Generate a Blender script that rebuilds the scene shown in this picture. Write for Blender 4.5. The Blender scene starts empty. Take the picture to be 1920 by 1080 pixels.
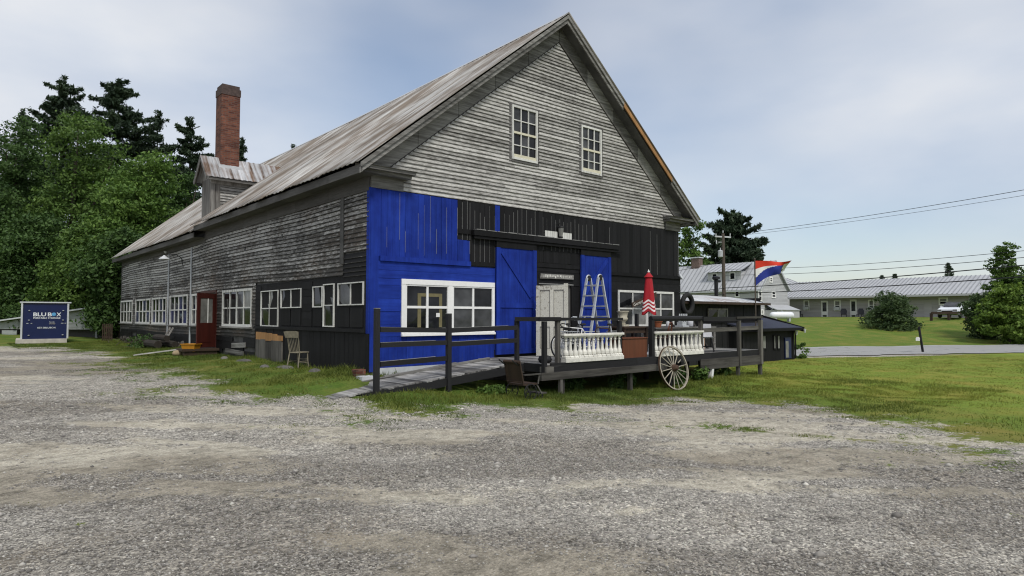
import bpy, bmesh, math, random
import numpy as np
from mathutils import Vector, Matrix
random.seed(7); RNG = np.random.default_rng(11)
S = bpy.context.scene
COL = S.collection
R = math.radians

# ------------------------------------------------------------------ camera, sky, sun, exposure
CAM = Vector((-7.3285, -13.4304, 1.215)); FPX = 1220.0; PITCH = 2.5; HEAD = 41.0
cd = bpy.data.cameras.new('camera'); cam = bpy.data.objects.new('camera', cd); COL.objects.link(cam)
cam.location = CAM; cam.rotation_euler = (R(90 + PITCH), 0, R(-HEAD))
cd.sensor_width = 36; cd.lens = 36 * FPX / 1920; cd.clip_start = .1; cd.clip_end = 4000
S.camera = cam

SUN_EL, SUN_AZ = 54.0, 196.0        # azimuth from +Y clockwise (towards +X)
w = bpy.data.worlds.new('World'); S.world = w; w.use_nodes = True
wt = w.node_tree; wn = wt.nodes; wn.clear()
def wnew(t, **k):
    n = wn.new(t)
    for a, b in k.items(): setattr(n, a, b)
    return n
wo = wnew('ShaderNodeOutputWorld'); bg = wnew('ShaderNodeBackground'); bg.inputs[1].default_value = .1
sky = wnew('ShaderNodeTexSky', sky_type='NISHITA', sun_disc=False, sun_elevation=R(SUN_EL), sun_rotation=R(SUN_AZ))
sky.air_density = 1.0; sky.dust_density = 1.0; sky.ozone_density = 2.0
tc = wnew('ShaderNodeTexCoord')
def wnoise(scale, sz, det, rough, loc):
    m = wnew('ShaderNodeMapping'); m.inputs['Scale'].default_value = (1, 1, sz); m.inputs['Location'].default_value = loc
    n = wnew('ShaderNodeTexNoise'); n.inputs['Scale'].default_value = scale; n.inputs['Detail'].default_value = det; n.inputs['Roughness'].default_value = rough
    wt.links.new(tc.outputs['Generated'], m.inputs[0]); wt.links.new(m.outputs[0], n.inputs['Vector']); return n
def wramp(src, *st):
    r = wnew('ShaderNodeValToRGB'); e = r.color_ramp.elements
    while len(e) < len(st): e.new(.5)
    for q, (p, v) in zip(e, st): q.position = p; q.color = (*(v if isinstance(v, tuple) else (v, v, v)), 1)
    wt.links.new(src, r.inputs[0]); return r
n1 = wnoise(1.3, 2.0, 4, .45, (.6, .1, 0)); n2 = wnoise(2.6, 2.6, 5, .5, (3, 1, 2))
dt = wnew('ShaderNodeVectorMath', operation='DOT_PRODUCT'); wt.links.new(tc.outputs['Generated'], dt.inputs[0]); dt.inputs[1].default_value = (.92, .30, .22)
mm = wnew('ShaderNodeMath', operation='MULTIPLY_ADD'); wt.links.new(dt.outputs['Value'], mm.inputs[0]); mm.inputs[1].default_value = -.27; mm.inputs[2].default_value = .17
ms_ = wnew('ShaderNodeMath', operation='ADD'); wt.links.new(n1.outputs['Fac'], ms_.inputs[0]); wt.links.new(mm.outputs[0], ms_.inputs[1])
cover = wramp(ms_.outputs[0], (.28, .20), (.48, .66), (.64, .98))
tone = wramp(n2.outputs['Fac'], (.32, (4.7, 5.25, 6.2)), (.5, (5.8, 6.15, 6.75)), (.68, (6.8, 6.9, 7.1)))
tint = wnew('ShaderNodeMix', data_type='RGBA', blend_type='MULTIPLY'); tint.inputs[0].default_value = 1; tint.inputs[7].default_value = (1.24, 1.16, 1.10, 1)
wt.links.new(sky.outputs[0], tint.inputs[6])
mx = wnew('ShaderNodeMix', data_type='RGBA')
wt.links.new(cover.outputs[0], mx.inputs[0]); wt.links.new(tint.outputs[2], mx.inputs[6]); wt.links.new(tone.outputs[0], mx.inputs[7])
wt.links.new(mx.outputs[2], bg.inputs[0]); wt.links.new(bg.outputs[0], wo.inputs[0])

sd = bpy.data.lights.new('sun', 'SUN'); sd.energy = 2.0; sd.angle = R(11); sd.color = (1, .955, .88)
so = bpy.data.objects.new('sun', sd); COL.objects.link(so)
so.rotation_euler = (R(90 - SUN_EL), 0, R(180 - SUN_AZ)); so.location = (0, 0, 60)
S.view_settings.view_transform = 'Standard'; S.view_settings.look = 'None'; S.view_settings.exposure = .30; S.view_settings.gamma = 1
S.render.engine = 'CYCLES'; S.cycles.use_denoising = True; S.cycles.filter_width = 1.15; S.cycles.max_bounces = 6; S.cycles.transparent_max_bounces = 6

# ------------------------------------------------------------------ survey: sight lines of the photo cut with real planes
_y, _p = R(HEAD), R(PITCH)
FW = Vector((math.sin(_y) * math.cos(_p), math.cos(_y) * math.cos(_p), math.sin(_p))); RT = Vector((math.cos(_y), -math.sin(_y), 0)); UP = RT.cross(FW)
HF = Vector((math.sin(_y), math.cos(_y), 0))
def ray(x, y): return FW + RT * ((x - 960) / FPX) - UP * ((y - 540) / FPX)
def onY(x, y, Y): r = ray(x, y); return CAM + r * ((Y - CAM.y) / r.y)
def onX(x, y, X): r = ray(x, y); return CAM + r * ((X - CAM.x) / r.x)
def onZ(x, y, Z): r = ray(x, y); return CAM + r * ((Z - CAM.z) / r.z)
def onD(x, y, d): r = ray(x, y); return CAM + r * (d / r.dot(HF))

# ------------------------------------------------------------------ mesh builder
class MB:
    def __init__(s): s.g = []; s.v = []; s.f = []; s.m = []; s.t = []; s.M = Matrix.Identity(4); s.mi = 0; s.tv = None
    def add(s, vs, fs, tint=None):
        b = len(s.v); M = s.M; s.g.append((len(s.v), len(s.f)))
        s.v += [tuple(M @ Vector(q)) for q in vs]
        t = tint if tint is not None else (s.tv if s.tv is not None else random.random())
        for f in fs: s.f.append([b + i for i in f]); s.m.append(s.mi); s.t.append(t)
        return s
    def box(s, x0, x1, y0, y1, z0, z1, tint=None):
        v = [(x, y, z) for x in (x0, x1) for y in (y0, y1) for z in (z0, z1)]
        return s.add(v, [(0, 1, 3, 2), (4, 6, 7, 5), (0, 4, 5, 1), (2, 3, 7, 6), (0, 2, 6, 4), (1, 5, 7, 3)], tint)
    def bar(s, a, b, wd, h=None, up=(0, 0, 1), tint=None, w2=None):
        a, b = Vector(a), Vector(b); h = h or wd; d = (b - a).normalized(); u = Vector(up)
        if abs(d.dot(u)) > .98: u = Vector((1, 0, 0))
        x = d.cross(u).normalized(); z = x.cross(d); k = (w2 or wd) / wd
        v = [a + x * (i * wd / 2) + z * (j * h / 2) for i, j in ((-1, -1), (1, -1), (1, 1), (-1, 1))] + [b + x * (i * k * wd / 2) + z * (j * k * h / 2) for i, j in ((-1, -1), (1, -1), (1, 1), (-1, 1))]
        return s.add(v, [(3, 2, 1, 0), (4, 5, 6, 7)] + [(i, (i + 1) % 4, 4 + (i + 1) % 4, 4 + i) for i in range(4)], tint)
    def tube(s, pts, r, n=8, closed=False, tint=None):
        P = [Vector(p) for p in pts]; L = len(P); rr = r if isinstance(r, (list, tuple)) else [r] * L
        vs = []; fs = []; prev = None
        for i, p in enumerate(P):
            d = ((P[(i + 1) % L] - P[i - 1]) if closed else (P[min(i + 1, L - 1)] - P[max(i - 1, 0)]))
            d = d.normalized() if d.length > 1e-9 else Vector((0, 0, 1))
            if prev is None: u = d.orthogonal().normalized()
            else:
                u = prev - d * prev.dot(d); u = u.normalized() if u.length > 1e-6 else d.orthogonal().normalized()
            prev = u; q = d.cross(u)
            for k in range(n):
                a = 2 * math.pi * k / n; vs.append(p + (u * math.cos(a) + q * math.sin(a)) * rr[i])
        for i in range(L if closed else L - 1):
            j = (i + 1) % L
            for k in range(n): fs.append((i * n + k, i * n + (k + 1) % n, j * n + (k + 1) % n, j * n + k))
        if not closed: fs += [tuple(range(n))[::-1], tuple((L - 1) * n + k for k in range(n))]
        return s.add(vs, fs, tint)
    def lathe(s, prof, n=16, c=(0, 0, 0), tint=None, rf=None):
        vs = []; fs = []
        for r, z in prof:
            for k in range(n):
                a = 2 * math.pi * k / n; q = r * (rf(a, z) if rf else 1); vs.append((c[0] + q * math.cos(a), c[1] + q * math.sin(a), c[2] + z))
        for i in range(len(prof) - 1):
            for k in range(n): fs.append((i * n + k, i * n + (k + 1) % n, (i + 1) * n + (k + 1) % n, (i + 1) * n + k))
        if prof[0] != prof[-1]: fs += [tuple(range(n))[::-1], tuple((len(prof) - 1) * n + k for k in range(n))]
        return s.add(vs, fs, tint)
    def prism(s, poly, a, b, tint=None):      # poly in (x,z), extruded along y
        n = len(poly); v = [(x, a, z) for x, z in poly] + [(x, b, z) for x, z in poly]
        return s.add(v, [tuple(range(n)), tuple(range(2 * n - 1, n - 1, -1))] + [(i, n + i, n + (i + 1) % n, (i + 1) % n) for i in range(n)], tint)
    def each(s, name, mats, parent=None, k=1, **kw):      # one object for every k shapes added
        for i in range(0, len(s.g), k):
            v0, f0 = s.g[i]; v1, f1 = s.g[i + k] if i + k < len(s.g) else (len(s.v), len(s.f)); q = MB(); q.v = s.v[v0:v1]; q.f = [[a - v0 for a in f] for f in s.f[f0:f1]]; q.m = s.m[f0:f1]; q.t = s.t[f0:f1]; q.build(name, mats, parent, **kw)
    def build(s, name, mats, parent=None, smooth=False, bevel=0, recalc=True):
        me = bpy.data.meshes.new(name); me.from_pydata(s.v, [], s.f)
        if not isinstance(mats, (list, tuple)): mats = [mats]
        for m in mats: me.materials.append(m)
        if len(mats) > 1: me.polygons.foreach_set('material_index', s.m)
        if smooth: me.polygons.foreach_set('use_smooth', [True] * len(s.f))
        ca = me.attributes.new('tint', 'FLOAT', 'FACE'); ca.data.foreach_set('value', s.t)
        if recalc and len(s.f) < 30000:
            bm = bmesh.new(); bm.from_mesh(me); bmesh.ops.recalc_face_normals(bm, faces=bm.faces); bm.to_mesh(me); bm.free()
        return link(name, me, parent, bevel)
def link(name, me, parent=None, bevel=0):
    o = bpy.data.objects.new(name, me); COL.objects.link(o)
    if parent: o.parent = parent
    if bevel:
        b = o.modifiers.new('bevel', 'BEVEL'); b.width = bevel; b.segments = 2; b.limit_method = 'ANGLE'
    return o
def tag(o, label=None, cat=None, group=None, kind=None):
    for k, v in (('label', label), ('category', cat), ('group', group), ('kind', kind)):
        if v: o[k] = v
    return o
def thing(name, label, cat, loc=(0, 0, 0), rz=0, group=None):
    o = bpy.data.objects.new(name, None); COL.objects.link(o); o.location = loc; o.rotation_euler = (0, 0, rz); o.empty_display_size = .2
    return tag(o, label, cat, group)
def copy_tree(o, parent=None):
    c = o.copy(); COL.objects.link(c); c.parent = parent
    for ch in list(o.children): copy_tree(ch, c)
    return c
def npmesh(name, verts, faces, mat, parent=None, tint=None, smooth=False):     # faces: (n,k) array
    me = bpy.data.meshes.new(name); n, k = faces.shape
    me.vertices.add(len(verts)); me.vertices.foreach_set('co', np.asarray(verts, np.float32).ravel())
    me.loops.add(n * k); me.loops.foreach_set('vertex_index', faces.astype(np.int32).ravel())
    me.polygons.add(n); me.polygons.foreach_set('loop_start', np.arange(0, n * k, k, dtype=np.int32)); me.polygons.foreach_set('loop_total', np.full(n, k, np.int32))
    if smooth: me.polygons.foreach_set('use_smooth', np.ones(n, bool))
    me.update(calc_edges=True)
    if tint is not None:
        a = me.attributes.new('tint', 'FLOAT', 'FACE'); a.data.foreach_set('value', np.asarray(tint, np.float32))
    for m in (mat if isinstance(mat, (list, tuple)) else [mat]): me.materials.append(m)
    return link(name, me, parent)
def text(body, size, mat, name, parent, M, off=.0, extr=.002, xs=1.0, align='CENTER', fit=None):
    cu = bpy.data.curves.new(name, 'FONT'); cu.body = body; cu.size = size; cu.extrude = extr; cu.offset = off; cu.align_x = align; cu.align_y = 'CENTER'
    t = bpy.data.objects.new('tmp', cu); COL.objects.link(t); dg = bpy.context.evaluated_depsgraph_get()
    me = bpy.data.meshes.new_from_object(t.evaluated_get(dg)); bpy.data.objects.remove(t)
    if fit:
        co = np.array([v.co[:] for v in me.vertices]); lo, hi = co.min(0), co.max(0); me.transform(Matrix.Diagonal((fit[0] / (hi[0] - lo[0]), fit[1] / (hi[1] - lo[1]), 1, 1)) @ Matrix.Translation((-(lo[0] + hi[0]) / 2, -(lo[1] + hi[1]) / 2, 0)))
    me.transform(M @ Matrix.Diagonal((xs, 1, 1, 1))); me.materials.clear(); me.materials.append(mat)
    return link(name, me, parent)

# ------------------------------------------------------------------ materials
class NT:
    def __init__(s, name):
        s.mat = bpy.data.materials.new(name); s.mat.use_nodes = True; s.t = s.mat.node_tree; s.t.nodes.clear()
        s.o = s.n('ShaderNodeOutputMaterial'); s.b = s.n('ShaderNodeBsdfPrincipled'); s.l(s.b.outputs[0], s.o.inputs[0]); s.tcn = None
    def n(s, t, **k):
        q = s.t.nodes.new(t)
        for a, b in k.items(): setattr(q, a, b)
        return q
    def l(s, a, b): s.t.links.new(a, b)
    def coord(s, scale=(1, 1, 1), rot=(0, 0, 0)):
        if not s.tcn: s.tcn = s.n('ShaderNodeTexCoord')
        m = s.n('ShaderNodeMapping'); m.inputs['Scale'].default_value = scale; m.inputs['Rotation'].default_value = rot
        s.l(s.tcn.outputs['Object'], m.inputs[0]); return m.outputs[0]
    def noise(s, scale=5, stretch=(1, 1, 1), det=4, rough=.55, dist=0):
        q = s.n('ShaderNodeTexNoise'); q.inputs['Scale'].default_value = scale; q.inputs['Detail'].default_value = det; q.inputs['Roughness'].default_value = rough; q.inputs['Distortion'].default_value = dist
        s.l(s.coord(stretch), q.inputs['Vector']); return q.outputs['Fac']
    def voro(s, scale=5, stretch=(1, 1, 1), out='Color', feat='F1'):
        q = s.n('ShaderNodeTexVoronoi', feature=feat); q.inputs['Scale'].default_value = scale; s.l(s.coord(stretch), q.inputs['Vector']); return q.outputs[out]
    def ramp(s, src, *st):
        r = s.n('ShaderNodeValToRGB'); e = r.color_ramp.elements
        while len(e) < len(st): e.new(.5)
        for q, (p, v) in zip(e, st): q.position = min(max(p, 0), 1); q.color = (*(v if isinstance(v, tuple) else (v, v, v)), 1)
        s.l(src, r.inputs[0]); return r.outputs[0]
    def mix(s, fac, a, b, mode='MIX'):
        m = s.n('ShaderNodeMix', data_type='RGBA', blend_type=mode)
        for sock, val in ((0, fac), (6, a), (7, b)):
            if isinstance(val, (int, float)): m.inputs[sock].default_value = val
            elif isinstance(val, tuple): m.inputs[sock].default_value = (*val, 1)
            else: s.l(val, m.inputs[sock])
        return m.outputs[2]
    def math(s, op, a, b=0.0, clamp=False):
        m = s.n('ShaderNodeMath', operation=op); m.use_clamp = clamp
        for i, val in ((0, a), (1, b)):
            if isinstance(val, (int, float)): m.inputs[i].default_value = val
            else: s.l(val, m.inputs[i])
        return m.outputs[0]
    def attr(s, name='tint'):
        a = s.n('ShaderNodeAttribute', attribute_name=name); return a.outputs['Fac']
    def axis(s, i):
        if not s.tcn: s.tcn = s.n('ShaderNodeTexCoord')
        x = s.n('ShaderNodeSeparateXYZ'); s.l(s.tcn.outputs['Object'], x.inputs[0]); return x.outputs[i]
    def bump(s, h, st=.4, dist=.02):
        b = s.n('ShaderNodeBump'); b.inputs['Strength'].default_value = st; b.inputs['Distance'].default_value = dist; s.l(h, b.inputs['Height']); s.l(b.outputs[0], s.b.inputs['Normal'])
    def done(s, col, rough=.8, metal=0, spec=.3):
        if isinstance(col, tuple): s.b.inputs['Base Color'].default_value = (*col, 1)
        else: s.l(col, s.b.inputs['Base Color'])
        if isinstance(rough, (int, float)): s.b.inputs['Roughness'].default_value = rough
        else: s.l(rough, s.b.inputs['Roughness'])
        s.b.inputs['Metallic'].default_value = metal; s.b.inputs['Specular IOR Level'].default_value = spec
        return s.mat
STR = {'xs': (.22, 1, 1), 'ys': (1, .22, 1), 'x': (.06, 1, 1), 'y': (1, .06, 1), 'z': (1, 1, .06), 'o': (1, 1, 1)}
def peel(name, paint, wood, cover=.5, ax='x', sc=22, soft=.12, tintamt=.35, rough=.8, big=.5, bump=.35):
    """old paint flaking off boards: cover = share still painted"""
    m = NT(name); f = m.noise(sc, STR[ax], 6, .65); g = m.noise(.55, (1, 1, 1), 3, .5); t = m.attr()
    k = m.math('ADD', m.math('ADD', f, m.math('MULTIPLY', m.math('SUBTRACT', g, .5), big)), m.math('MULTIPLY', m.math('SUBTRACT', t, .5), .16))
    fac = m.ramp(k, (1 - cover - soft / 2 - .0, 0.0), (1 - cover + soft / 2, 1.0))
    gr = m.ramp(m.noise(60, STR[ax], 3), (.3, .75), (.7, 1.15))
    c = m.mix(1.0, m.mix(fac, wood, paint), gr, 'MULTIPLY')
    tt = m.ramp(t, (0, 1 - tintamt), (1, 1 + tintamt * .4)); c = m.mix(1.0, c, tt, 'MULTIPLY')
    m.bump(m.math('ADD', f, fac), bump, .004); return m.done(c, rough)
def plain(name, col, rough=.6, metal=0, var=.15, sc=8, ax='o', bump=.1, spec=.35, tintamt=0.0):
    m = NT(name); f = m.noise(sc, STR[ax], 5, .6); c = m.mix(1.0, col, m.ramp(f, (.25, 1 - var), (.75, 1 + var)), 'MULTIPLY')
    if tintamt: c = m.mix(1.0, c, m.ramp(m.attr(), (0, 1 - tintamt), (1, 1 + tintamt)), 'MULTIPLY')
    if bump: m.bump(f, bump, .01)
    return m.done(c, rough, metal, spec)
def glass(name, col=(.012, .013, .015), rough=.06, var=.6):
    m = NT(name); f = m.noise(1.7, (1, 1, 1), 3); c = m.mix(1.0, col, m.ramp(f, (.35, 1 - var), (.65, 1 + var)), 'MULTIPLY'); m.bump(m.noise(2.5, (1, 1, 1), 1), .08, .02)
    return m.done(c, rough, 0, .28)
M = {}
M['clap'] = peel('gable_clapboard_paint', (.50, .49, .465), (.17, .162, .148), .56, 'xs', 26, .34, .22, big=.30)
M['clapedge'] = peel('clapboard_edge_shadow', (.36, .352, .335), (.045, .043, .04), .44, 'xs', 26, .34, .3, big=.3)  # peeling board edge, darkened to paint in the shadow line of each lap
M['sideedge'] = peel('side_clapboard_edge_shadow', (.30, .295, .285), (.024, .023, .021), .32, 'ys', 24, .2, .3, big=.3)  # same lap shadow painted into the flaking side wall edges
def side_clap():
    m = NT('side_clapboard_paint'); f = m.noise(24, STR['ys'], 6, .65); g = m.noise(.5, (1, 1, 1), 4, .5); t = m.attr(); y = m.axis(1); z = m.axis(2)
    k = m.math('ADD', m.math('ADD', f, m.math('MULTIPLY', m.math('SUBTRACT', g, .5), .5)), m.math('MULTIPLY', m.math('SUBTRACT', t, .5), .14))
    k = m.math('ADD', k, m.math('MULTIPLY', y, .004)); zz = m.math('MULTIPLY', m.math('SUBTRACT', z, 2.9), .13); k = m.math('ADD', k, m.math('MINIMUM', zz, .02))
    fac = m.ramp(k, (.42, 0.), (.66, 1.)); br = m.noise(1.1, (1, .5, 1), 4)
    wood = m.mix(m.ramp(br, (.45, 0.), (.7, 1.)), (.085, .081, .076), (.14, .11, .085)); c = m.mix(fac, wood, (.44, .435, .415))
    c = m.mix(1., c, m.ramp(m.noise(60, STR['y'], 3), (.3, .7), (.7, 1.15)), 'MULTIPLY'); c = m.mix(1., c, m.ramp(t, (0, .65), (1, 1.15)), 'MULTIPLY')
    m.bump(m.math('ADD', f, fac), .35, .004); return m.done(c, .85)
M['sideclap'] = side_clap()
M['graywood'] = peel('weathered_grey_wood', (.27, .265, .252), (.105, .10, .092), .48, 'x', 14, .3, .25)
M['graywood_y'] = peel('weathered_grey_wood_along', (.30, .295, .28), (.10, .096, .09), .45, 'y', 12, .3, .25)
M['graywood_z'] = peel('weathered_grey_post', (.32, .31, .29), (.12, .11, .10), .5, 'z', 12, .3, .25)
M['soffit'] = plain('dark_soffit_board', (.10, .098, .095), .9, 0, .4, 3, 'x', .2, .2, .2)
M['frieze'] = peel('grey_frieze_board', (.125, .121, .114), (.06, .057, .053), .5, 'y', 6, .5, .15)
def bluepaint(name, ax):
    m = NT(name); a = m.noise(1.6, (1, 1, 1), 5, .6); g = m.noise(16, STR[ax], 5, .6); c = m.mix(m.ramp(a, (.35, 0.), (.7, 1.)), (.0085, .024, .20), (.015, .043, .30)); c = m.mix(1., c, m.ramp(g, (.3, .78), (.7, 1.15)), 'MULTIPLY'); c = m.mix(1., c, m.ramp(m.attr(), (0, .86), (1, 1.14)), 'MULTIPLY')
    z = m.axis(2); d = m.math('ADD', m.math('MULTIPLY', m.noise(5, (1, 1, .4), 6, .7), .9), m.math('MULTIPLY', z, -.55)); c = m.mix(m.ramp(d, (.40, 0.), (.75, .5)), c, (.06, .065, .075))
    s = m.noise(38, STR[ax], 4, .7); c = m.mix(m.ramp(s, (.70, 0.), (.78, .55)), c, (.10, .11, .14)); m.bump(g, .25, .006); return m.done(c, .7, 0, .12)
M['blue'] = bluepaint('blue_barn_paint', 'z')
M['bluey'] = bluepaint('blue_barn_paint_horizontal', 'x')
M['black'] = plain('black_barn_paint', (.0095, .0095, .0105), .75, 0, .45, 6, 'z', .2, .2, .35)
M['blackx'] = plain('black_barn_paint_horizontal', (.0095, .0095, .0105), .75, 0, .45, 6, 'y', .2, .2, .45)
M['palewood'] = plain('pale_board_edge', (.21, .21, .205), .8, 0, .4, 9, 'z', 0)
M['white'] = plain('white_trim_paint', (.80, .80, .785), .5, 0, .05, 10, 'o', .05, .3, .06)
M['chipwhite'] = peel('chipped_white_sash_paint', (.66, .66, .63), (.10, .095, .09), .68, 'z', 14, .12, .15)
M['creamdoor'] = peel('flaking_cream_door_paint', (.66, .645, .565), (.28, .25, .20), .68, 'o', 14, .12, .1, big=.5)
M['creampaint'] = plain('cream_sill_paint', (.60, .57, .44), .6)
M['glass'] = glass('dark_window_glass'); M['glass2'] = glass('curtained_window_glass', (.20, .20, .19), .25, .35); M['glass3'] = glass('dusty_window_glass', (.055, .057, .06), .12, .5)
M['glassblue'] = glass('blue_storeroom_glass', (.018, .022, .085), .15, .7)
def metal_roof(name, base, rust, amt, ax, ribs=None):
    st = (.05, 1, .05) if ax == 'x' else (1, .05, .05); m = NT(name); f = m.noise(6.5, st, 6, .65); g = m.noise(.55, (1, 1, 1), 4, .6); h = m.noise(26, st, 3)
    k = m.math('ADD', m.math('MULTIPLY', f, .62), m.math('MULTIPLY', g, .5)); fac = m.ramp(k, (.62 - amt * .3, 0.), (.72 - amt * .22, 1.))
    r2 = m.mix(m.ramp(h, (.4, 0.), (.65, 1.)), rust, tuple(q * .42 for q in rust)); c = m.mix(fac, base, r2)
    c = m.mix(1., c, m.ramp(m.noise(9, st, 2), (.34, .62), (.45, 1.04)), 'MULTIPLY'); c = m.mix(1., c, m.ramp(h, (.3, .62), (.65, 1.12)), 'MULTIPLY'); c = m.mix(1., c, m.ramp(m.attr(), (0, .8), (1, 1.12)), 'MULTIPLY')
    return m.done(c, m.ramp(fac, (0, .5), (1, .85)), .0, .35)
M['roof'] = metal_roof('rust_streaked_roof_metal', (.50, .485, .46), (.255, .205, .16), .48, 'x')
M['roof2'] = metal_roof('worn_dormer_roof_metal', (.50, .51, .53), (.20, .13, .09), .40, 'y')
M['greyroof'] = plain('grey_standing_seam_metal', (.40, .41, .43), .5, 0, .10, 1.2, 'o', 0, .35)
def brick():
    m = NT('old_red_brick'); b = m.n('ShaderNodeTexBrick'); b.inputs['Scale'].default_value = 1; b.inputs['Brick Width'].default_value = .22; b.inputs['Row Height'].default_value = .075; b.inputs['Mortar Size'].default_value = .009
    b.inputs['Color1'].default_value = (.185, .070, .042, 1); b.inputs['Color2'].default_value = (.085, .028, .020, 1); b.inputs['Mortar'].default_value = (.12, .085, .07, 1)
    cx = m.n('ShaderNodeCombineXYZ'); m.l(m.math('ADD', m.axis(0), m.axis(1)), cx.inputs[0]); m.l(m.axis(2), cx.inputs[1]); m.l(cx.outputs[0], b.inputs['Vector'])
    c = m.mix(1., b.outputs[0], m.ramp(m.noise(3, (1, 1, 1), 5), (.3, .6), (.7, 1.25)), 'MULTIPLY'); m.bump(b.outputs['Fac'], -.5, .01); return m.done(c, .9)
M['brick'] = brick()
M['soot'] = plain('sooty_brick', (.07, .05, .045), .9, 0, .4, 9)
M['darkstone'] = plain('dirty_foundation_stone', (.065, .06, .054), .95, 0, .5, 5, 'o', .5, .15, .5); M['stone'] = plain('field_stone', (.14, .135, .125), .9, 0, .45, 5, 'o', .5, .2, .4)
M['reddoor'] = plain('dark_red_door_paint', (.050, .0095, .0065), .55, 0, .3, 5, 'z', .1)
M['deck'] = peel('worn_deck_boards', (.36, .355, .345), (.09, .085, .08), .5, 'y', 9, .3, .35)
M['deckgrey'] = peel('grey_brown_deck_timber', (.125, .118, .106), (.045, .041, .037), .5, 'x', 10, .3, .3); M['deckgrey_z'] = peel('grey_brown_deck_post', (.14, .132, .12), (.05, .046, .042), .5, 'z', 10, .3, .3)
M['darkwood'] = peel('faded_black_timber', (.017, .017, .0185), (.085, .08, .075), .76, 'x', 9, .16, .3)
M['darkwood_z'] = peel('faded_black_post', (.017, .017, .0185), (.09, .085, .075), .78, 'z', 9, .14, .3)
M['castwhite'] = plain('weathered_white_cast_stone', (.68, .665, .61), .75, 0, .22, 9, 'o', .25, .3, .08)
M['urn'] = plain('cream_cast_stone', (.47, .44, .35), .85, 0, .2, 7, 'o', .3)
M['terracotta'] = plain('terracotta', (.27, .085, .036), .8, 0, .15, 9)
M['chest'] = plain('red_brown_stained_wood', (.115, .036, .016), .45, 0, .3, 7, 'z', .1)
M['brownwood'] = plain('dark_brown_wood', (.045, .028, .019), .7, 0, .3, 7, 'z', .2)
M['wheelwood'] = plain('bleached_wheel_wood', (.34, .31, .25), .8, 0, .25, 12)
M['iron'] = plain('dark_iron', (.02, .02, .022), .55, .3, .3, 8)
M['rustiron'] = plain('rusty_iron', (.07, .042, .028), .85, 0, .4, 12)
M['alu'] = plain('ladder_aluminium', (.58, .61, .65), .35, .35, .1, 6)
M['rubber'] = plain('black_rubber', (.016, .016, .017), .8, 0, .2, 12)
M['redcloth'] = plain('red_canvas', (.36, .013, .022), .8, 0, .2, 5, 'z', .2)
M['whitecloth'] = plain('white_canvas', (.72, .66, .66), .8, 0, .08, 5)
M['chairwood'] = plain('pale_worn_chair_wood', (.22, .195, .145), .8, 0, .3, 12)
M['yellow'] = plain('yellow_plastic', (.43, .19, .012), .5, 0, .12, 6)
M['plank'] = plain('bleached_plank', (.40, .39, .37), .85, 0, .25, 8, 'x')
M['orangewood'] = plain('bare_orange_wood', (.33, .175, .07), .8, 0, .35, 6, 'z', .2)
M['navy'] = plain('navy_panel_paint', (.007, .014, .066), .4, 0, .12, 3, 'o', .03)
M['offwhite'] = plain('off_white_metal', (.50, .52, .54), .6, 0, .12, 5)
M['lettering'] = plain('white_lettering', (.75, .77, .80), .5, 0, .02)
M['skyblue'] = plain('light_blue_lettering', (.10, .33, .60), .5, 0, .3, 12)
M['skirting'] = plain('pale_timber_skid', (.46, .43, .38), .8, 0, .2, 5)
M['shedwhite'] = peel('dirty_white_shed_boards', (.34, .36, .35), (.16, .17, .16), .6, 'x', 8, .3, .2)
M['slate'] = plain('slate_blue_shingles', (.035, .04, .062), .8, 0, .35, 14, 'o', .3, .2)
M['whiteroof'] = metal_roof('white_rusted_sheet', (.60, .61, .62), (.25, .16, .11), .22, 'y')
M['vinyl'] = plain('grey_vinyl_siding', (.46, .465, .475), .7, 0, .08, 3, 'y', .05, .3, .12)
M['vinyl2'] = plain('warm_grey_siding', (.40, .385, .39), .7, 0, .12, 3, 'y', .05, .3, .1)
M['pole'] = plain('creosoted_pole', (.085, .07, .058), .9, 0, .3, 7, 'z')
M['transformer'] = plain('grey_enamel', (.42, .44, .46), .45)
M['wire'] = plain('black_cable', (.013, .013, .015), .6)
M['tank'] = plain('white_tank_enamel', (.74, .76, .80), .35, 0, .05)
M['carpaint'] = plain('white_car_paint', (.70, .73, .77), .18, 0, .03, 2, 'o', 0, .5)
M['chair_dark'] = plain('dark_plastic', (.035, .035, .05), .5)
M['chairgrey'] = plain('grey_shell_plastic', (.52, .53, .56), .45)
M['paper'] = plain('white_paper', (.7, .7, .68), .8)
M['flagred'] = plain('flag_red', (.55, .035, .015), .8, 0, .1); M['flagwhite'] = plain('flag_white', (.68, .68, .67), .8, 0, .08); M['flagblue'] = plain('flag_blue', (.015, .03, .22), .8, 0, .15)
M['logbark'] = plain('dark_log_bark', (.028, .023, .019), .95, 0, .4, 8, 'z', .6); M['bark'] = plain('rough_bark', (.06, .048, .038), .95, 0, .4, 8, 'z', .6)
def leaf(name, a, b, tr=.25):
    m = NT(name); t = m.attr(); c = m.mix(t, a, b); m.done(c, .6, 0, .25)
    tl = m.n('ShaderNodeBsdfTranslucent'); m.l(c, tl.inputs[0]); ms = m.n('ShaderNodeMixShader'); ms.inputs[0].default_value = tr
    m.l(m.b.outputs[0], ms.inputs[1]); m.l(tl.outputs[0], ms.inputs[2]); m.l(ms.outputs[0], m.o.inputs[0]); return m.mat
M['leaf'] = leaf('maple_leaves', (.032, .075, .014), (.125, .205, .042)); M['leafdark'] = leaf('dark_leaves', (.028, .062, .017), (.08, .145, .036))  # leafdark is a deeper green for whole trees and weeds
M['leafbright'] = leaf('light_green_leaves', (.06, .12, .02), (.19, .28, .045)); M['needle'] = leaf('pine_needles', (.019, .036, .021), (.056, .086, .044), .15)
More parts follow.
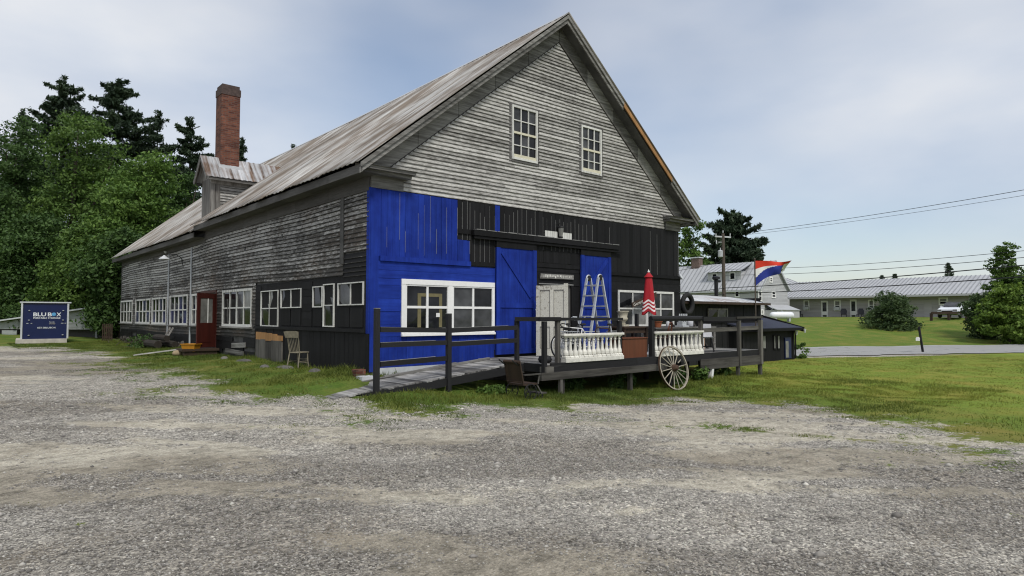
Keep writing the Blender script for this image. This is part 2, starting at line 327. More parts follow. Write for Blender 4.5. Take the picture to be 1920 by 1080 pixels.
M['leafblue'] = leaf('grey_green_shrub_leaves', (.030, .058, .022), (.095, .145, .052)); M['grass'] = leaf('grass_blades', (.055, .085, .014), (.26, .285, .05), .3)
M['stones'] = NT('gravel_stones'); _m = M['stones']; M['stones'] = _m.done(_m.mix(1., _m.ramp(_m.attr(), (0, (.15, .14, .13)), (.35, (.30, .284, .258)), (.8, (.47, .447, .405)), (1, (.68, .65, .59))), _m.ramp(_m.noise(40), (.3, .8), (.7, 1.1)), 'MULTIPLY'), .85)
# ------------------------------------------------------------------ ground
CP = [(u * .891 + v * .453, u * -.453 + v * .891, -.78) for u in (20, 27, 34, 42, 50, 60, 75) for v in (12.2, 16.5, 20.8)] + [(-7.3, -13.4, -.43), (-12, -14, -.42), (-3, -14, -.48), (-7, -20, -.45), (-16, -4, -.35), (-9, 4, -.25), (-8, -5, -.38), (-3.5, 2, -.22), (-.3, .2, -.06), (0, 7, -.06), (0, 14, -.02), (0, 28, -.12), (-3.5, 27, -.14), (-12, 30, -.2), (-2.5, 10, -.2),
      (-2.2, -1.5, -.36), (-.9, -1.9, -.33), (.3, -.4, -.2), (1.5, -2.2, -.48), (3.6, -2.7, -.62), (7.6, -3, -.77), (9.9, -2.7, -.63), (12.9, -2.7, -.70), (6, .5, -.6), (12.5, .3, -.6), (17, 0, -.63), (20.5, 0, -.65), (5, -8, -.62), (12, -10, -.75), (3, -13, -.52), (20, -14, -.8), (8, -20, -.6),
      (52, -12, -.75), (20, 9.5, -.72), (26, 12, -.74), (10, 17, -.6),
      (36, 9.6, -.45), (43, 12, .25), (55.2, 7.7, .06), (52, 1, -.45), (59, 6, .72), (62, 3.2, .92), (61, 0, .9), (63.5, 9, .95), (46.8, 19, .85), (56, 18, .86), (63, 6, 1.1), (74, 27, 1.1), (75, 6, 1.05), (66, 20, 1.05), (80, -20, 1.0), (57, 30, .8), (70, 40, 1.2), (0, 45, .6), (-30, 50, .8), (-40, 10, .2), (-40, -30, -.4), (30, 40, .3), (0, 80, 2), (60, 90, 2.5), (130, 60, 3), (130, -40, 2), (40, -50, -.5), (-60, 80, 3), (10, -60, -.5)]
_A = np.array(CP, float)
_K = np.sqrt(((_A[:, None, :2] - _A[None, :, :2]) ** 2).sum(-1) + .04)
_n = len(_A); _Q = np.zeros((_n + 1, _n + 1)); _Q[:_n, :_n] = _K + np.eye(_n) * -.03; _Q[:_n, _n] = 1; _Q[_n, :_n] = 1
_W = np.linalg.solve(_Q, np.r_[_A[:, 2], 0])
def gz(x, y):
    x = np.asarray(x, float); y = np.asarray(y, float); sh = np.broadcast(x, y).shape; px = np.broadcast_to(x, sh).ravel(); py = np.broadcast_to(y, sh).ravel()
    out = np.empty(px.size)
    for i in range(0, px.size, 20000):
        d = np.sqrt((px[i:i + 20000, None] - _A[None, :, 0]) ** 2 + (py[i:i + 20000, None] - _A[None, :, 1]) ** 2 + .04); out[i:i + 20000] = d @ _W[:_n] + _W[_n]
    out = np.clip(out, -1.2, 3.0)
    near = np.exp(-(((px + 3) / 22) ** 2 + ((py + 6) / 18) ** 2))
    out += near * (.018 * np.sin(px * 1.7 + 2 * np.sin(py * .9)) * np.cos(py * 1.3 + px * .4) + .010 * np.sin(px * 3.9 + py * 2.1))
    return out.reshape(sh) if sh else float(out[0])
def onG(x, y):
    z = -.4
    for _ in range(6): p = onZ(x, y, z); z = gz(p.x, p.y)
    return Vector((p.x, p.y, z))
def _vn(x, y, seed):
    rs = np.random.default_rng(seed); T = rs.random((256, 256)); xi = np.floor(x).astype(int); yi = np.floor(y).astype(int); fx = x - xi; fy = y - yi; fx = fx * fx * (3 - 2 * fx); fy = fy * fy * (3 - 2 * fy)
    g = lambda i, j: T[i % 256, j % 256]
    return (g(xi, yi) * (1 - fx) + g(xi + 1, yi) * fx) * (1 - fy) + (g(xi, yi + 1) * (1 - fx) + g(xi + 1, yi + 1) * fx) * fy
def fbm(x, y, sc, seed, oc=5, rot=0.0, an=1.0):
    c, s = math.cos(rot), math.sin(rot); u = (x * c + y * s) * sc / an; v = (-x * s + y * c) * sc; o = 0; a = 1; t = 0
    for k in range(oc): o = o + a * _vn(u + 17.3 * k + seed, v - 9.1 * k, seed + k); t += a; a *= .58; u = u * 2.03; v = v * 2.03
    return o / t
def smooth(a, b, x): t = np.clip((x - a) / (b - a), 0, 1); return t * t * (3 - 2 * t)
def dustmask(x, y):      # packed fines: long worn bands and blotches
    d = fbm(x, y, 1.5, 31, 5, R(-46), 3.4) * .55 + fbm(x, y, .42, 57, 4, R(-30), 2.0) * .45
    return smooth(.44, .565, d)
def darkmask(x, y): return smooth(.46, .60, fbm(x, y, .55, 77, 5, R(-40), 2.4))
EDGE = [(2, 650), (60, 651), (130, 652), (190, 668), (280, 692), (345, 716), (430, 736), (520, 742), (600, 752), (680, 764), (760, 770), (870, 766), (980, 768), (1100, 766), (1190, 756), (1270, 748), (1360, 750), (1450, 756), (1560, 768), (1660, 784), (1760, 806), (1840, 826), (1919, 852)]
EW = [tuple(onG(*p)[:2]) for p in EDGE]
EW = [(-40, EW[0][1] + 6), (-14, EW[0][1] + 1.5)] + EW + [(3.5, -14.5), (8, -19), (20, -34), (20, -60), (-90, -60), (-90, EW[0][1] + 10)]
def sdist(px, py, poly):
    P = np.array(poly); Q = np.roll(P, -1, 0); best = np.full(px.shape, 1e9); ins = np.zeros(px.shape, bool)
    for (ax, ay), (bx, by) in zip(P, Q):
        dx, dy = bx - ax, by - ay; t = np.clip(((px - ax) * dx + (py - ay) * dy) / (dx * dx + dy * dy), 0, 1)
        best = np.minimum(best, np.hypot(px - ax - t * dx, py - ay - t * dy))
        if ay != by: ins ^= ((ay > py) != (by > py)) & (px < (bx - ax) * (py - ay) / (by - ay) + ax)
    return np.where(ins, best, -best)
PATCH = [(x, y, r) for (u, v), r in [((1240, 798), .6), ((1340, 800), .6), ((1400, 806), .5), ((1530, 818), .5), ((1620, 826), .4), ((1700, 832), .4), ((1850, 846), .5), ((700, 790), .5), ((860, 778), .6), ((620, 770), .4), ((1350, 882), .12), ((60, 943), .10), ((420, 690), .4), ((220, 1030), .10), ((1910, 970), .14), ((140, 985), .08), ((330, 1062), .10)] for x, y in [tuple(onG(u, v)[:2])]]
def grassmask(px, py):
    s = -sdist(px, py, EW)
    g = np.clip(.5 + s / 2.2, 0, 1)
    wob = .25 * np.sin(px * 1.9 + py * .7) * np.sin(py * 1.3 - px * .6) + .15 * np.sin(px * 4.1 + 1) * np.sin(py * 3.7)
    g = np.clip(g + wob * np.exp(-(s / 1.6) ** 2), 0, 1)
    for x, y, r in PATCH: g = np.maximum(g, .52 * np.exp(-(((px - x) ** 2 + (py - y) ** 2) / (r * r))))
    fr = np.clip(1 + s / 3.6, 0, 1) * np.clip(-s / .5, 0, 1); g = np.maximum(g, fr * .62 * smooth(.45, .60, fbm(px, py, .9, 5, 4, R(-40), 2.2)) * smooth(-14.5, -9, px))
    # gravel shoulder beside the road, bare ground under deck and barn
    nr = (px * .453 + py * .891)
    sh = np.clip((nr - 11.3) / .8, 0, 1) * np.clip((13.2 - nr) / .3, 0, 1) * np.clip((px - 20.5) / 1, 0, 1) * np.clip((36 - px) / 6, 0, 1)
    g = g * (1 - .95 * sh)
    return g
def gridax(a, b, d0, d1, fine):
    v = list(np.arange(d0, d1 + 1e-6, fine)); s = fine; x = d1
    while x < b: s *= 1.18; x += s; v.append(x)
    s = fine; x = d0
    while x > a: s *= 1.18; x -= s; v.insert(0, x)
    return np.array(v)
gx = gridax(-500, 900, -17, 24, .14); gy = gridax(-300, 900, -18, 12, .14)
GX, GY = np.meshgrid(gx, gy, indexing='ij'); GZ = gz(GX, GY)
nx, ny = GX.shape; idx = np.arange(nx * ny).reshape(nx, ny)
fc = np.stack([idx[:-1, :-1], idx[1:, :-1], idx[1:, 1:], idx[:-1, 1:]], -1).reshape(-1, 4)
def ground_mat():
    m = NT('ground_gravel_and_turf'); g = m.attr('grass'); L = m.attr('lawn')
    # gravel: stones on dusty fines
    a = m.voro(52, (1, 1, 1), 'Color'); big = m.noise(.42, (1, 1, 1), 5, .55, .6); fine = m.noise(30, (1, 1, 1), 4, .7); med = m.noise(2.6, (1, 2.2, 1), 6, .65, 1.0)
    sep = m.n('ShaderNodeSeparateColor'); m.l(a, sep.inputs[0])
    st = m.ramp(sep.outputs[0], (0, (.12, .111, .10)), (.4, (.275, .258, .228)), (.8, (.43, .405, .355)), (1, (.64, .60, .52)))
    dust = m.mix(fine, (.40, .36, .28), (.60, .555, .45))
    k = m.ramp(m.math('ADD', m.attr('dust'), m.math('ADD', m.math('MULTIPLY', m.math('SUBTRACT', med, .5), 1.2), m.math('MULTIPLY', m.math('SUBTRACT', m.noise(11, (1, 1.6, 1), 6, .75), .5), 1.6))), (.30, 0.), (.72, 1.))
    dust = m.mix(.30, dust, st); dust = m.mix(1., dust, m.ramp(m.noise(85, (1, 1, 1), 3, .8), (.36, .62), (.56, 1.1)), 'MULTIPLY'); gr = m.mix(m.math('MULTIPLY', k, .88), st, dust)
    dk = m.ramp(m.noise(.55, (1, 1.5, 1), 7, .7, 1.2), (.36, .86), (.56, 1.06)); stk = m.ramp(m.noise(4.2, (1, 1.3, 1), 9, .82, .5), (.36, .44), (.50, .97), (.66, 1.28)); gr = m.mix(1., gr, stk, 'MULTIPLY'); gr = m.mix(1., gr, dk, 'MULTIPLY'); gr = m.mix(m.attr('dark'), gr, m.mix(1., gr, (.68, .665, .65), 'MULTIPLY'))
    br = m.ramp(m.noise(1.3, (1, 1, 1), 5, .6), (.55, 0.), (.78, .3)); gr = m.mix(br, gr, (.26, .21, .145))
    # turf
    tn = m.noise(14, (1, 1, 1), 5, .7); tb = m.noise(.8, (1, 1, 1), 5, .6); tb2 = m.noise(.16, (1, 1, 1), 4, .6)
    t1 = m.mix(m.ramp(tn, (.3, 0.), (.7, 1.)), (.040, .080, .011), (.115, .180, .028)); t2 = m.mix(m.ramp(tb, (.42, 0.), (.68, 1.)), t1, (.19, .175, .045)); t3 = m.mix(m.ramp(tb2, (.40, .0), (.62, .6)), t2, t1)
    law = m.mix(m.ramp(tn, (.3, 0.), (.7, 1.)), (.085, .140, .016), (.235, .30, .045)); law = m.mix(m.ramp(tb, (.46, 0.), (.70, .75)), law, (.30, .235, .055)); t3 = m.mix(L, t3, law)
    nz = m.noise(7, (1, 1, 1), 6, .75); nz2 = m.noise(1.4, (1, 1, 1), 4, .6)
    f = m.math('ADD', g, m.math('ADD', m.math('MULTIPLY', m.math('SUBTRACT', nz, .5), 1.7), m.math('MULTIPLY', m.math('SUBTRACT', nz2, .5), .9)))
    fac = m.ramp(f, (.46, 0.), (.62, 1.))
    col = m.mix(fac, gr, t3)
    h = m.mix(fac, m.mix(.5, m.voro(52, (1, 1, 1), 'Distance'), m.noise(9, (1, 1, 1), 5)), m.noise(25, (1, 1, 1), 5, .8))
    m.bump(h, .8, .03); return m.done(col, .95, 0, .15)
ground = npmesh('ground', np.stack([GX, GY, GZ], -1).reshape(-1, 3), fc, ground_mat(), smooth=True); ground['kind'] = 'structure'
_g = grassmask(GX.ravel(), GY.ravel()); a_ = ground.data.attributes.new('grass', 'FLOAT', 'POINT'); a_.data.foreach_set('value', _g.astype(np.float32))
a_ = ground.data.attributes.new('dust', 'FLOAT', 'POINT'); a_.data.foreach_set('value', dustmask(GX.ravel(), GY.ravel()).astype(np.float32)); a_ = ground.data.attributes.new('dark', 'FLOAT', 'POINT'); a_.data.foreach_set('value', darkmask(GX.ravel(), GY.ravel()).astype(np.float32))
_nr = GX.ravel() * .453 + GY.ravel() * .891; _l = np.clip((_nr - 20) / 2, 0, .22) * (GX.ravel() > 22) + np.clip((GX.ravel() + GY.ravel() * -.35 - 7) / 6, 0, 1) * np.clip((15 - (GX.ravel() * .453 + GY.ravel() * .891)) / 3, 0, 1); a_ = ground.data.attributes.new('lawn', 'FLOAT', 'POINT'); a_.data.foreach_set('value', _l.astype(np.float32))
# road: strip along direction (.891,-.453)
def road():
    d = np.array([.891, -.453]); n = np.array([.453, .891]); us = np.arange(9, 240, .6); vs_ = np.linspace(12.75, 20.3, 7); V = []
    for u in us:
        for v in vs_:
            vv = v + (random.uniform(-.35, .25) if v == vs_[0] else random.uniform(-.08, .08) if v == vs_[-1] else 0); q = d * u + n * vv; V.append((q[0], q[1], 0))
    V = np.array(V); V[:, 2] = gz(V[:, 0], V[:, 1]) + .035
    for r in range(len(us)): pass
    k = len(vs_); i = np.arange(len(us) * k).reshape(-1, k); F = np.stack([i[:-1, :-1], i[1:, :-1], i[1:, 1:], i[:-1, 1:]], -1).reshape(-1, 4)
    m = NT('worn_asphalt'); c = m.mix(m.noise(30), (.24, .24, .24), (.34, .338, .33)); c = m.mix(m.ramp(m.noise(1.2, (1, 1, 1), 6, .7), (.58, 0.), (.64, .5)), c, (.07, .07, .072)); m.bump(m.noise(60), .3, .01)
    o = npmesh('road', V, F, m.done(c, .9, 0, .2), smooth=True); o['kind'] = 'structure'
    def stripe(v0, v1, col, nm):
        V2 = []
        for u in us:
            for v in (v0, v1): q = d * u + n * v; V2.append((q[0], q[1], 0))
        V2 = np.array(V2); V2[:, 2] = gz(V2[:, 0], V2[:, 1]) + .041; i = np.arange(len(us) * 2).reshape(-1, 2)
        p = npmesh(nm, V2, np.stack([i[:-1, 0], i[1:, 0], i[1:, 1], i[:-1, 1]], -1), col); p['kind'] = 'structure'
    stripe(19.95, 20.1, M['offwhite'], 'road_edge_line')
road()
# ------------------------------------------------------------------ barn
barn = thing('barn', 'large weathered clapboard barn with rusty metal roof and half painted blue front', 'barn', (0, 0, 0))
W, LEN, YS = 12.2, 28.0, 12.6            # width, length, step between the two roofs
EZ, RZ, RX, OV = 4.69, 10.03, 6.16, .42  # eave height, ridge height, ridge x, overhang
PITCHR = (RZ - EZ) / (RX + OV)
MF = Matrix(((1, 0, 0, 0), (0, -1, 0, 0), (0, 0, 1, 0), (0, 0, 0, 1)))   # local (u, outward, z) on the front wall
MS = Matrix(((0, -1, 0, 0), (1, 0, 0, 0), (0, 0, 1, 0), (0, 0, 0, 1)))   # local (u along y, outward -x, z) on the side wall
def F(x, y): p = onY(x, y, 0); return p.x, p.z
def Sd(x, y): p = onX(x, y, 0); return p.y, p.z
def cut(a, b, z0, z1, holes):
    seg = [(a, b)]
    for h0, h1, g0, g1 in holes:
        if z1 <= g0 + .01 or z0 >= g1 - .01: continue
        ns = []
        for p, q in seg:
            if h1 <= p or h0 >= q: ns.append((p, q))
            else:
                if h0 > p: ns.append((p, h0))
                if h1 < q: ns.append((h1, q))
        seg = ns
    return seg
def clap(b, ext, z0, z1, st, holes=(), lo=2.2, hi=4.6, warp=None, gap=.02):
    z = z0; wf = warp or (lambda u, q: 0)
    while z < z1 - .02:
        zt = min(z + st, z1); e0, e1 = ext(z), ext(zt)
        if e0[1] - e0[0] < .05: break
        for p, q in cut(e0[0], e0[1], z, zt, holes):
            u = p
            while u < q - 1e-4:
                v = min(q, u + random.uniform(lo, hi)); v = q if q - v < .5 else v
                ua, va = max(u, e1[0]) if u == e0[0] else u, min(v, e1[1]) if v == e0[1] else v
                j = random.uniform(-.004, .004); o = .030 + random.uniform(-.004, .008); va = max(va, ua)
                n = max(1, int((v - u) / 1.0)) if warp else 1
                for k in range(n):
                    s0, s1 = u + (v - u) * k / n, u + (v - u) * (k + 1) / n; t0, t1 = ua + (va - ua) * k / n, ua + (va - ua) * (k + 1) / n
                    g = 0
                    A = [(s0, o, z + j + wf(s0, z)), (s1 - g, o, z + j + wf(s1, z)), (t1 - g, .004, zt + .012 + wf(t1, zt)), (t0, .004, zt + .012 + wf(t0, zt)), (s0, 0, z + j + wf(s0, z)), (s1 - g, 0, z + j + wf(s1, z))]
                    if k == 0: tt = random.random()
                    e = .16; B = [Vector(A[0]).lerp(Vector(A[3]), e), Vector(A[1]).lerp(Vector(A[2]), e)]; b.mi = 1; b.add([A[0], A[1], B[1], B[0], A[4], A[5]], [(0, 1, 2, 3), (4, 5, 1, 0)], tt); b.mi = 0; b.add([B[0], B[1], A[2], A[3]], [(0, 1, 2, 3)], tt)  # lower strip and butt face carry the painted lap shadow
                u = v
        z = zt
# inner solid core (dark), so nothing shows through the board gaps
core = MB(); core.tv = .5
core.box(.02, W - .02, .02, LEN - .02, -.9, 4.45)
core.prism([(.02, 4.45), (W - .02, 4.45), (RX, RZ - .35)], .02, LEN - .02)
core.build('inner_wall', M['soffit'], barn)
# openings
FW1 = (.83, 3.69, .80, 2.11)                  # front double window with white trim
FW2 = (F(1157, 545)[0], F(1262, 600)[0], .88, 2.06)
g1a, g1b = F(958, 196), F(1006, 308); g2a, g2b = F(1088, 234), F(1126, 331)
GW = [(g1a[0], g1b[0], g1b[1], g1a[1]), (g2a[0], g2b[0], g2b[1], g2a[1])]
# front gable clapboards
def gext(z):
    i = (z - EZ + .40) / PITCHR - OV + .40
    return (max(.0, i), min(W, 2 * RX - i)) if z > 4.55 else (.86, W - .9)
b = MB(); b.M = MF
clap(b, gext, 4.22, 9.5, .100, GW)
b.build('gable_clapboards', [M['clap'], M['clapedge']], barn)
# rake frieze board on the wall under the roof, both sides
b = MB(); b.M = MF; ztop = lambda x: EZ - .18 + PITCHR * (min(x, 2 * RX - x) + OV)
for s in (0, 1):
    mir = (lambda x: 2 * RX - x) if s else (lambda x: x)
    P = [(mir(.05), ztop(.05) + .06), (mir(RX), ztop(RX) + .06), (mir(RX), ztop(RX) - .50), (mir(.05), ztop(.05) - .50)]
    n = 5
    for k in range(n):
        a0, a1 = k / n, (k + 1) / n - .002; L = lambda p, q, t: (p[0] + (q[0] - p[0]) * t, p[1] + (q[1] - p[1]) * t)
        b.prism([L(P[0], P[1], a0), L(P[0], P[1], a1), L(P[3], P[2], a1), L(P[3], P[2], a0)], .0, .045)
b.each('rake_frieze', M['graywood'], barn, 5)
# cornice returns and corner blocks
b = MB(); b.M = MF
for x0, x1 in ((-.36, 1.02), (W - .98, W + .36)):
    b.box(x0, x1, -.02, .36, 4.56, 4.64); b.box(x0 + .05, x1 - .06, -.02, .26, 4.48, 4.56)
    b.add([(x0 - .02, .40, 4.64), (x1 + .02, .40, 4.64), (x1 + .02, -.02, 4.72), (x0 - .02, -.02, 4.72), (x0 - .02, -.02, 4.64), (x1 + .02, -.02, 4.64)], [(0, 1, 2, 3), (0, 3, 4), (1, 5, 2), (0, 4, 5, 1)])
b.each('cornice_return', M['graywood'], barn, 3)
b = MB(); b.M = MF
b.box(.0, .86, -.01, .05, 4.20, 4.48); b.box(W - .86, W, -.01, .05, 4.20, 4.48)
b.each('corner_block', M['graywood'], barn)
# roof: two sheets per side with ribs and a ragged eave
def roof_sheet(name, y0, y1, dz0, left, mat, n=13):
    ys = np.arange(y0, y1 + .001, .0625); V = []; cols = len(ys)
    ts = np.linspace(0, 1, n); jag = {}
    for i, t in enumerate(ts):
        for k, y in enumerate(ys):
            key = int(y / .75)
            if key not in jag: jag[key] = (random.uniform(-.05, .04), random.uniform(-.01, .015))
            sag = -.10 * math.sin(math.pi * min(max(y, 0), 28) / 28) * (.35 + t * .6) - dz0 * (1 - t) - .035 * math.sin(math.pi * t) * math.sin(y * .6)
            x = -OV - .10 + (RX + OV + .10) * t; z = EZ + .055 - .10 * PITCHR + (RZ - EZ + .10 * PITCHR) * t + sag + .012 * math.cos(2 * math.pi * y / .25) + jag[key][1] * (1 - t)
            if i == 0: x += jag[key][0]; z += jag[key][0] * PITCHR
            V.append((x if left else 2 * RX - x, y, z))
    V = np.array(V); i = np.arange(n * cols).reshape(n, cols); Fc = np.stack([i[:-1, :-1], i[1:, :-1], i[1:, 1:], i[:-1, 1:]], -1)
    pan = np.array([hash((int(y / .75), left)) % 97 / 97. for y in ys[:-1]]); tt = np.broadcast_to(pan[None, :], (n - 1, cols - 1)).ravel()
    o = npmesh(name, V, Fc.reshape(-1, 4), mat, barn, tt)
    so_ = o.modifiers.new('thick', 'SOLIDIFY'); so_.thickness = .012; return o
for left in (True, False):
    roof_sheet('roof', -.46, YS + .12, 0, left, M['roof']); roof_sheet('roof', YS - .05, LEN + .4, .24, left, M['roof'])
# ridge cap, eave fascia, soffits, rake trim
b = MB()
for k in range(10):
    y0, y1 = -.46 + k * (LEN + .86) / 10, -.46 + (k + 1) * (LEN + .86) / 10; zs = [RZ + .04 - .095 * math.sin(math.pi * min(max(q, 0), 28) / 28) for q in (y0, y1)]
    for s in (-1, 1): b.add([(RX, y0, zs[0] + .04), (RX, y1, zs[1] + .04), (RX + s * .2, y1, zs[1] - .13), (RX + s * .2, y0, zs[0] - .13)], [(0, 1, 2, 3)])
b.build('ridge_cap', M['greyroof'], barn)
b = MB()
for y0, y1, dz, xa, xb, xc in ((-.40, YS, 0, -OV - .03, -OV, 0), (YS, LEN + .35, .24, -OV - .03, -OV, 0), (-.40, YS, 0, W + OV, W + OV + .03, W), (YS, LEN + .35, .24, W + OV, W + OV + .03, W)):
    b = MB()
    for _ in (0,):
        n = 8
        for k in range(n):
            a0, a1 = y0 + (y1 - y0) * k / n, y0 + (y1 - y0) * (k + 1) / n; sg = [-.10 * math.sin(math.pi * min(max(q, 0), 28) / 28) * .35 - dz for q in (a0, a1)]
            v = [(x, y, z + s) for x in (xa, xb) for y, s in ((a0, sg[0]), (a1, sg[1])) for z in (EZ - .26, EZ - .07)]
            b.add(v, [(0, 1, 3, 2), (4, 6, 7, 5), (0, 4, 5, 1), (2, 3, 7, 6), (0, 2, 6, 4), (1, 5, 7, 3)])
            b.add([(xb if xc == 0 else xa, a0, EZ - .235 + sg[0]), (xb if xc == 0 else xa, a1, EZ - .235 + sg[1]), (xc, a1, EZ - .235 + sg[1]), (xc, a0, EZ - .235 + sg[0])], [(0, 1, 2, 3)])
    b.build('eave_fascia', M['frieze'], barn)
b = MB(); b.M = MF
for s in (0, 1):
    mir = (lambda x: 2 * RX - x) if s else (lambda x: x); xe = -OV - .05
    zt = lambda x: EZ + .0 + PITCHR * (x + OV)
    n = 4
    cuts = [0, .25, .5, .75, 1] if s == 0 else [0, .2, .24, .62, 1]
    for k in range(4):
        t0, t1 = cuts[k], cuts[k + 1]; xs = [xe + (RX - xe) * t for t in (t0, t1)]
        b.mi = 1 if (s == 1 and k == 2) else 0
        d1 = .11 if b.mi == 0 else .15
        b.prism([(mir(xs[0]), zt(xs[0])), (mir(xs[1]), zt(xs[1])), (mir(xs[1]), zt(xs[1]) - d1), (mir(xs[0]), zt(xs[0]) - d1)], .40, .435)
        b.mi = 0
        if not (s == 1 and k == 2): b.prism([(mir(xs[0]), zt(xs[0]) - .115), (mir(xs[1]), zt(xs[1]) - .115), (mir(xs[1]), zt(xs[1]) - .24), (mir(xs[0]), zt(xs[0]) - .24)], .355, .395)
b.build('rake_trim', [M['graywood'], M['orangewood']], barn)
b = MB(); b.M = MF
for s in (0, 1):
    mir = (lambda x: 2 * RX - x) if s else (lambda x: x)
    zt = lambda x: EZ - .20 + PITCHR * (x + OV)
    b.add([(mir(-OV), 0, zt(-OV)), (mir(RX), 0, zt(RX)), (mir(RX), .39, zt(RX)), (mir(-OV), .39, zt(-OV))], [(0, 1, 2, 3)])
b.build('rake_soffit', M['soffit'], barn, recalc=False)
# --- front wall below the gable
bl = F(857, 380)[0]; stepx = F(880, 492)[0]; LED = 2.56
b = MB(); b.M = MF; b.mi = 0
pal = []
def vboards(x0, x1, z0, z1, mi, wmin=.15, wmax=.2, out=.02, edge=.0):
    x = x0; b.mi = mi
    while x < x1 - .01:
        q = min(x1, x + random.uniform(wmin, wmax)); q = x1 if x1 - q < .07 else q
        b.box(x + .002, q - .002, 0, out + random.uniform(-.004, .004), z0 + random.uniform(-.01, .01), z1)
        if edge and random.random() < edge: L = (z1 - z0); e0 = random.uniform(0, .45 if mi == 0 else .02) * L; pal.append((q, out + .003, z0 + e0, z0 + min(L, e0 + (random.uniform(.3, .9) if mi == 0 else random.uniform(.75, 1)) * L)))
        x = q
vboards(.12, bl, 2.92 if False else LED + .06, 4.20, 0, .15, .19, .02, .75); vboards(bl, stepx, LED + .06, 3.18, 0, .15, .19, .02, .6)
vboards(bl, stepx, 3.18, 4.2, 1, .15, .18, .02, 1); vboards(stepx, 3.72, LED + .06, 4.2, 1, .15, .18, .02, 1)
vboards(3.72, 3.89, 3.5, 4.2, 0, .2, .2, .022); vboards(3.72, 3.89, 3.1, 3.5, 1, .2, .2); vboards(3.89, 7.6, 3.1, 4.2, 1, .15, .18, .02, .95); vboards(7.6, W - .1, LED + .06, 4.2, 1, .16, .22, .02, .1)
vboards(5.2, 7.0, 2.75, 3.1, 1)
b.mi = 1; b.box(bl, 2.9, .0, .05, 3.34, 3.46)
b.box(stepx, 3.7, 0, .06, LED - .03, LED + .07); b.box(7.0, W, 0, .06, LED - .04, LED + .06); b.box(5.2, 7.0, 0, .05, 2.62, 2.74)
b.mi = 0; b.box(.24, stepx, 0, .075, LED - .05, LED + .07)
b.box(.0, .12, -.0, .035, -.06, 4.20); b.box(.12, .22, 0, .03, -.06, LED + .06)
b.M = Matrix.Identity(4); b.box(-.03, -.002, -.03, .10, .82, 4.20); b.mi = 1; b.box(-.03, -.002, -.02, .12, -.2, .82)
b.M = MF; b.mi = 0
vboards(.22, 3.72, .02, .74, 0, .2, .3, .02)
b.mi = 2; b.M = MF
for x, o, z0, z1 in pal: b.box(x - .0035, x + .0035, 0, o, z0, z1)
b.build('front_boards', [M['blue'], M['black'], M['palewood']], barn)
b = MB(); b.M = MF
def hboards(x0, x1, z0, z1, st, mi, holes=()):
    z = z0; b.mi = mi
    while z < z1 - .02:
        t = min(z + st * random.uniform(.9, 1.1), z1)
        for p, q in cut(x0, x1, z, t, holes): b.box(p, q, 0, .018 + random.uniform(0, .012), z + .002, t - .002)
        z = t
hboards(.22, 3.72, .74, FW1[3], .30, 0, [FW1]); hboards(.22, 3.72, FW1[3], LED - .05, .21, 0); hboards(7.0, W, -.55, FW2[2], .27, 1); hboards(7.0, W, FW2[2], FW2[3], .27, 1, [FW2]); hboards(7.0, W, FW2[3], LED - .04, .24, 1); hboards(5.2, 7.0, 2.12, 2.62, .2, 1); hboards(3.7, 5.2, .0, 3.1, .3, 1)
b.box(5.2, 7.0, .0, .01, .1, 2.12)
b.build('front_cladding', [M['bluey'], M['blackx']], barn)
# bare plinth strip at the ramp and concrete footing
b = MB(); b.M = MF; b.box(.1, 2.3, -.01, .03, -.14, .02); b.build('bare_plinth', M['offwhite'], barn)
b = MB(); b.M = MF; b.box(-.05, 12.2, -.02, .015, -1.0, -.15); b.build('foundation', M['stone'], barn)
# doorway
b = MB(); b.M = MF; b.box(5.2, 5.3, 0, .05, .1, 2.2); b.box(6.62, 6.72, 0, .07, .1, 2.2); b.box(5.3, 6.62, 0, .05, 2.12, 2.2); b.build('door_frame', M['black'], barn)
b = MB(); b.M = MF; b.box(5.3, 6.7, .05, .075, 2.13, 2.16); b.build('door_head_strip', M['palewood'], barn)
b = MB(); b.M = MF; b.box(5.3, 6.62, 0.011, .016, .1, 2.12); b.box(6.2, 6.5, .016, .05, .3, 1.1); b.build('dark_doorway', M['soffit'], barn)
# sliding door track, header hood
zt0, zt1 = 3.48, 3.30
b = MB(); b.M = MF
for x0, x1 in ((2.92, 5.0), (5.0, 7.2), (7.2, 8.72)):
    z = 3.42; b.box(x0, x1 - .01, 0, .16, z - .10, z + .04)
b.box(2.95, 8.9, .09, .13, 3.24, 3.31)
b.mi = 1
for k in range(16):
    x = 3.0 + k * .36; b.box(x, x + .3, .0, .168, 3.465, 3.478 + random.uniform(0, .014))
b.build('door_track', [M['black'], M['palewood']], barn)
def sliding_door(x0, x1, zb, zt, diag, mid):
    d = MB(); d.M = MF @ Matrix.Translation((0, .05, 0)); n = 7; wd = (x1 - x0) / n
    d.mi = 0
    for k in range(n): d.box(x0 + k * wd + .002, x0 + (k + 1) * wd - .002, 0, .03, zb, zt)
    d.mi = 1; d.box(x0, x1, 0, .05, zt - .005, zt + .17)
    o = d.build('sliding_door', [M['blue'], M['black']], barn)
    e = MB(); e.M = MF @ Matrix.Translation((0, .05, 0)); sw = .13
    e.box(x0, x0 + sw, .03, .055, zb, zt - .006); e.box(x1 - sw, x1, .03, .055, zb, zt - .006); e.box(x0 + sw, x1 - sw, .03, .054, mid - .07, mid + .07); e.box(x0 + sw, x1 - sw, .03, .054, zb, zb + .14)
    p0, p1 = diag; e.bar((p0[0], .042, p0[1]), (p1[0], .042, p1[1]), .12, .024, up=(0, 1, 0)); e.build('door_brace', M['blue'], o); return o
o = sliding_door(3.72, 5.18, .20, 3.07, ((3.92, 2.95), (4.98, 1.75)), 1.52)
